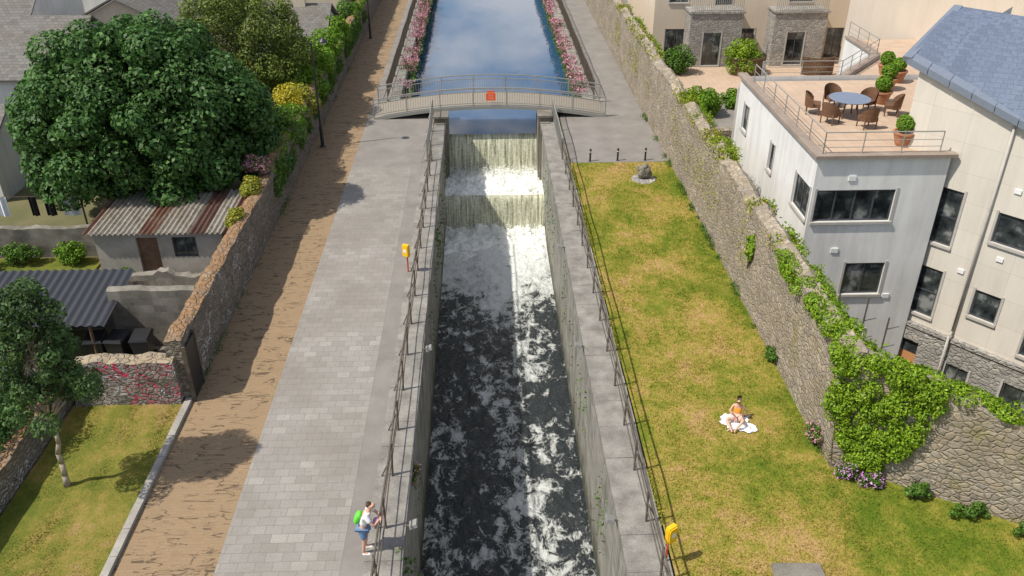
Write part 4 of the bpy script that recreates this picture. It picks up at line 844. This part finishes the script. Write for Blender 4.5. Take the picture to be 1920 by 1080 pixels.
mkskin(st,'body',n,e,M['skin']); face(st,(0,.27,1.63),(0,1,-.1))
mkskin(st,'shirt',{'a':((0,.0,.97),(.175,.135)),'b':((0,.06,1.12),(.17,.125)),'c':((0,.14,1.32),(.185,.135)),'d':((0,.19,1.43),.085),'l':((-.19,.16,1.39),.075),'l2':((-.225,.27,1.24),.064),'r':((.19,.16,1.39),.075),'r2':((.225,.27,1.24),.064)},[('a','b'),('b','c'),('c','d'),('c','l'),('l','l2'),('c','r'),('r','r2')],M['cloth_w'])
mkskin(st,'jacket',{'a':((-.16,.36,1.0),(.09,.06)),'b':((0,.38,1.16),(.11,.07)),'c':((.18,.36,1.06),(.09,.06))},[('a','b'),('b','c')],M['plaid'])
mkskin(st,'shorts',{'a':((0,0,.93),(.18,.14)),'l':((-.095,.0,.86),.115),'l2':((-.11,.03,.55),.09),'r':((.095,.0,.86),.115),'r2':((.11,.03,.55),.09)},[('a','l'),('l','l2'),('a','r'),('r','r2')],M['cloth_b'])
mkskin(st,'hair',{'a':((0,.235,1.71),(.10,.115)),'b':((0,.2,1.63),(.085,.07)),'c':((0,.19,1.56),.06)},[('a','b'),('b','c')],M['hair'])
mkskin(st,'backpack',{'a':((0,-.16,1.0),(.14,.09)),'b':((0,-.1,1.2),(.16,.11)),'c':((0,-.02,1.4),(.13,.08))},[('a','b'),('b','c')],M['cloth_g'])
mkskin(st,'shoe',{'a':((-.12,-.06,.05),.055),'b':((-.13,.17,.045),.048)},[('a','b')],M['cloth_w']); mkskin(st,'shoe',{'a':((.12,-.06,.05),.055),'b':((.13,.17,.045),.048)},[('a','b')],M['cloth_w'])
bk=solo('picnic_blanket',MB().grid(lambda u,v:(7.3+(u-.5)*.82+.10*math.sin(v*7)+.04*math.sin(v*19),19.45+(v-.5)*.72+.08*math.sin(u*6)+.03*math.sin(u*23),.06+.035*math.sin(u*21+v*9)*math.sin(v*17)),30,26),M['cloth_w'],'crumpled white blanket spread on the lawn','blanket',loc=(7.3,19.45,0),smooth=True)
wo=thing('person','seated person in orange top and pale shorts with sunglasses','person',(7.3,19.62,.07),math.pi-.35); wo.scale=(.86,)*3
n={'pel':((0,0,.12),(.15,.11)),'sp':((0,-.05,.30),(.115,.085)),'ch':((0,-.06,.48),(.13,.09)),'nb':((0,-.04,.6),.05),'nt':((0,-.02,.66),.042),'h1':((0,.01,.74),(.066,.08)),'h2':((0,.01,.82),(.074,.088)),'nose':((0,.115,.75),.011)}
e=[('pel','sp'),('sp','ch'),('ch','nb'),('nb','nt'),('nt','h1'),('h1','h2'),('h1','nose')]
J={'l':dict(s=(-.15,-.06,.55),e=(-.3,-.12,.33),w=(-.33,-.2,.09),d=(-.3,-.6,-.1),h=(-.09,.04,.11),k=(-.24,.42,.3),a=(-.05,.62,.06),t=(-.0,.78,.03)),
   'r':dict(s=(.15,-.06,.55),e=(.25,.05,.34),w=(.16,.26,.44),d=(-.2,.6,.5),h=(.09,.04,.11),k=(.3,.38,.16),a=(.12,.66,.05),t=(.06,.8,.03))}
for k,q in J.items():
    n[k+'s']=(q['s'],.05); n[k+'e']=(q['e'],.036); n[k+'w']=(q['w'],.025); n[k+'h']=(q['h'],.088); n[k+'k']=(q['k'],.058); n[k+'a']=(q['a'],.036); n[k+'t']=(q['t'],.03)
    e+=[('ch',k+'s'),(k+'s',k+'e'),(k+'e',k+'w'),('pel',k+'h'),(k+'h',k+'k'),(k+'k',k+'a'),(k+'a',k+'t')]; hand(n,e,k,q['w'],q['d'],(1,0,.2))
mkskin(wo,'body',n,e,M['skin']); face(wo,(0,.03,.77),(0,1,0))
mkskin(wo,'top',{'a':((0,-.03,.2),(.145,.11)),'b':((0,-.05,.32),(.14,.11)),'c':((0,-.06,.48),(.15,.112)),'l':((-.1,-.06,.56),.06),'r':((.1,-.06,.56),.06)},[('a','b'),('b','c'),('c','l'),('c','r')],M['cloth_o'])
mkskin(wo,'shorts',{'a':((0,0,.12),(.17,.13)),'l':((-.11,.08,.13),.108),'l2':((-.19,.28,.23),.08),'r':((.11,.08,.13),.108),'r2':((.22,.26,.15),.08)},[('a','l'),('l','l2'),('a','r'),('r','r2')],M['cloth_p'])
mkskin(wo,'hair',{'a':((0,-.03,.85),(.09,.1)),'b':((0,-.075,.76),.06),'c':((0,-.12,.88),.05)},[('a','b'),('a','c')],M['hair'])
part(wo,'sunglasses',MB().box(-.07,.07,.1,.118,.765,.8),M['foodd'])
# ---------------------------------------------------------------- light, world, camera
S=Vector((-.545,-.18,.82)).normalized(); el=math.asin(S.z); az=math.atan2(S.x,S.y)
sun=bpy.data.lights.new('sun','SUN'); sun.energy=4.8; sun.angle=math.radians(.8); sun.color=(1,.945,.84)
so=bpy.data.objects.new('sun',sun); so.rotation_euler=S.to_track_quat('Z','Y').to_euler(); so.location=(-20,-10,40); COL.objects.link(so)
wd=bpy.data.worlds.new('World'); sc.world=wd; wd.use_nodes=True; nt=wd.node_tree; bg=nt.nodes['Background']; bg.inputs[1].default_value=.13
sky=nt.nodes.new('ShaderNodeTexSky'); sky.sky_type='NISHITA'; sky.sun_disc=False; sky.sun_elevation=el; sky.sun_rotation=az%(2*math.pi)
tc=nt.nodes.new('ShaderNodeTexCoord'); mp=nt.nodes.new('ShaderNodeMapping'); mp.inputs['Scale'].default_value=(1,1,2.5); nz=nt.nodes.new('ShaderNodeTexNoise'); nz.inputs['Scale'].default_value=4.5; nz.inputs['Detail'].default_value=7; nz.inputs['Roughness'].default_value=.6
rp=nt.nodes.new('ShaderNodeValToRGB'); rp.color_ramp.elements[0].position=.47; rp.color_ramp.elements[1].position=.66; mx=nt.nodes.new('ShaderNodeMix'); mx.data_type='RGBA'; mx.inputs[7].default_value=(8.2,7.9,7.6,1)
nt.links.new(tc.outputs['Generated'],mp.inputs[0]); nt.links.new(mp.outputs[0],nz.inputs['Vector']); nt.links.new(nz.outputs['Fac'],rp.inputs[0]); nt.links.new(rp.outputs[0],mx.inputs[0]); nt.links.new(sky.outputs[0],mx.inputs[6]); nt.links.new(mx.outputs[2],bg.inputs[0])
cam=bpy.data.cameras.new('camera'); cam.lens=30; cam.sensor_width=36; cam.clip_end=4000
co=bpy.data.objects.new('camera',cam); co.location=(0,0,16); co.rotation_euler=(math.radians(60),0,math.radians(-2)); COL.objects.link(co); sc.camera=co
sc.view_settings.view_transform='Standard'; sc.view_settings.look='None'; sc.view_settings.exposure=0
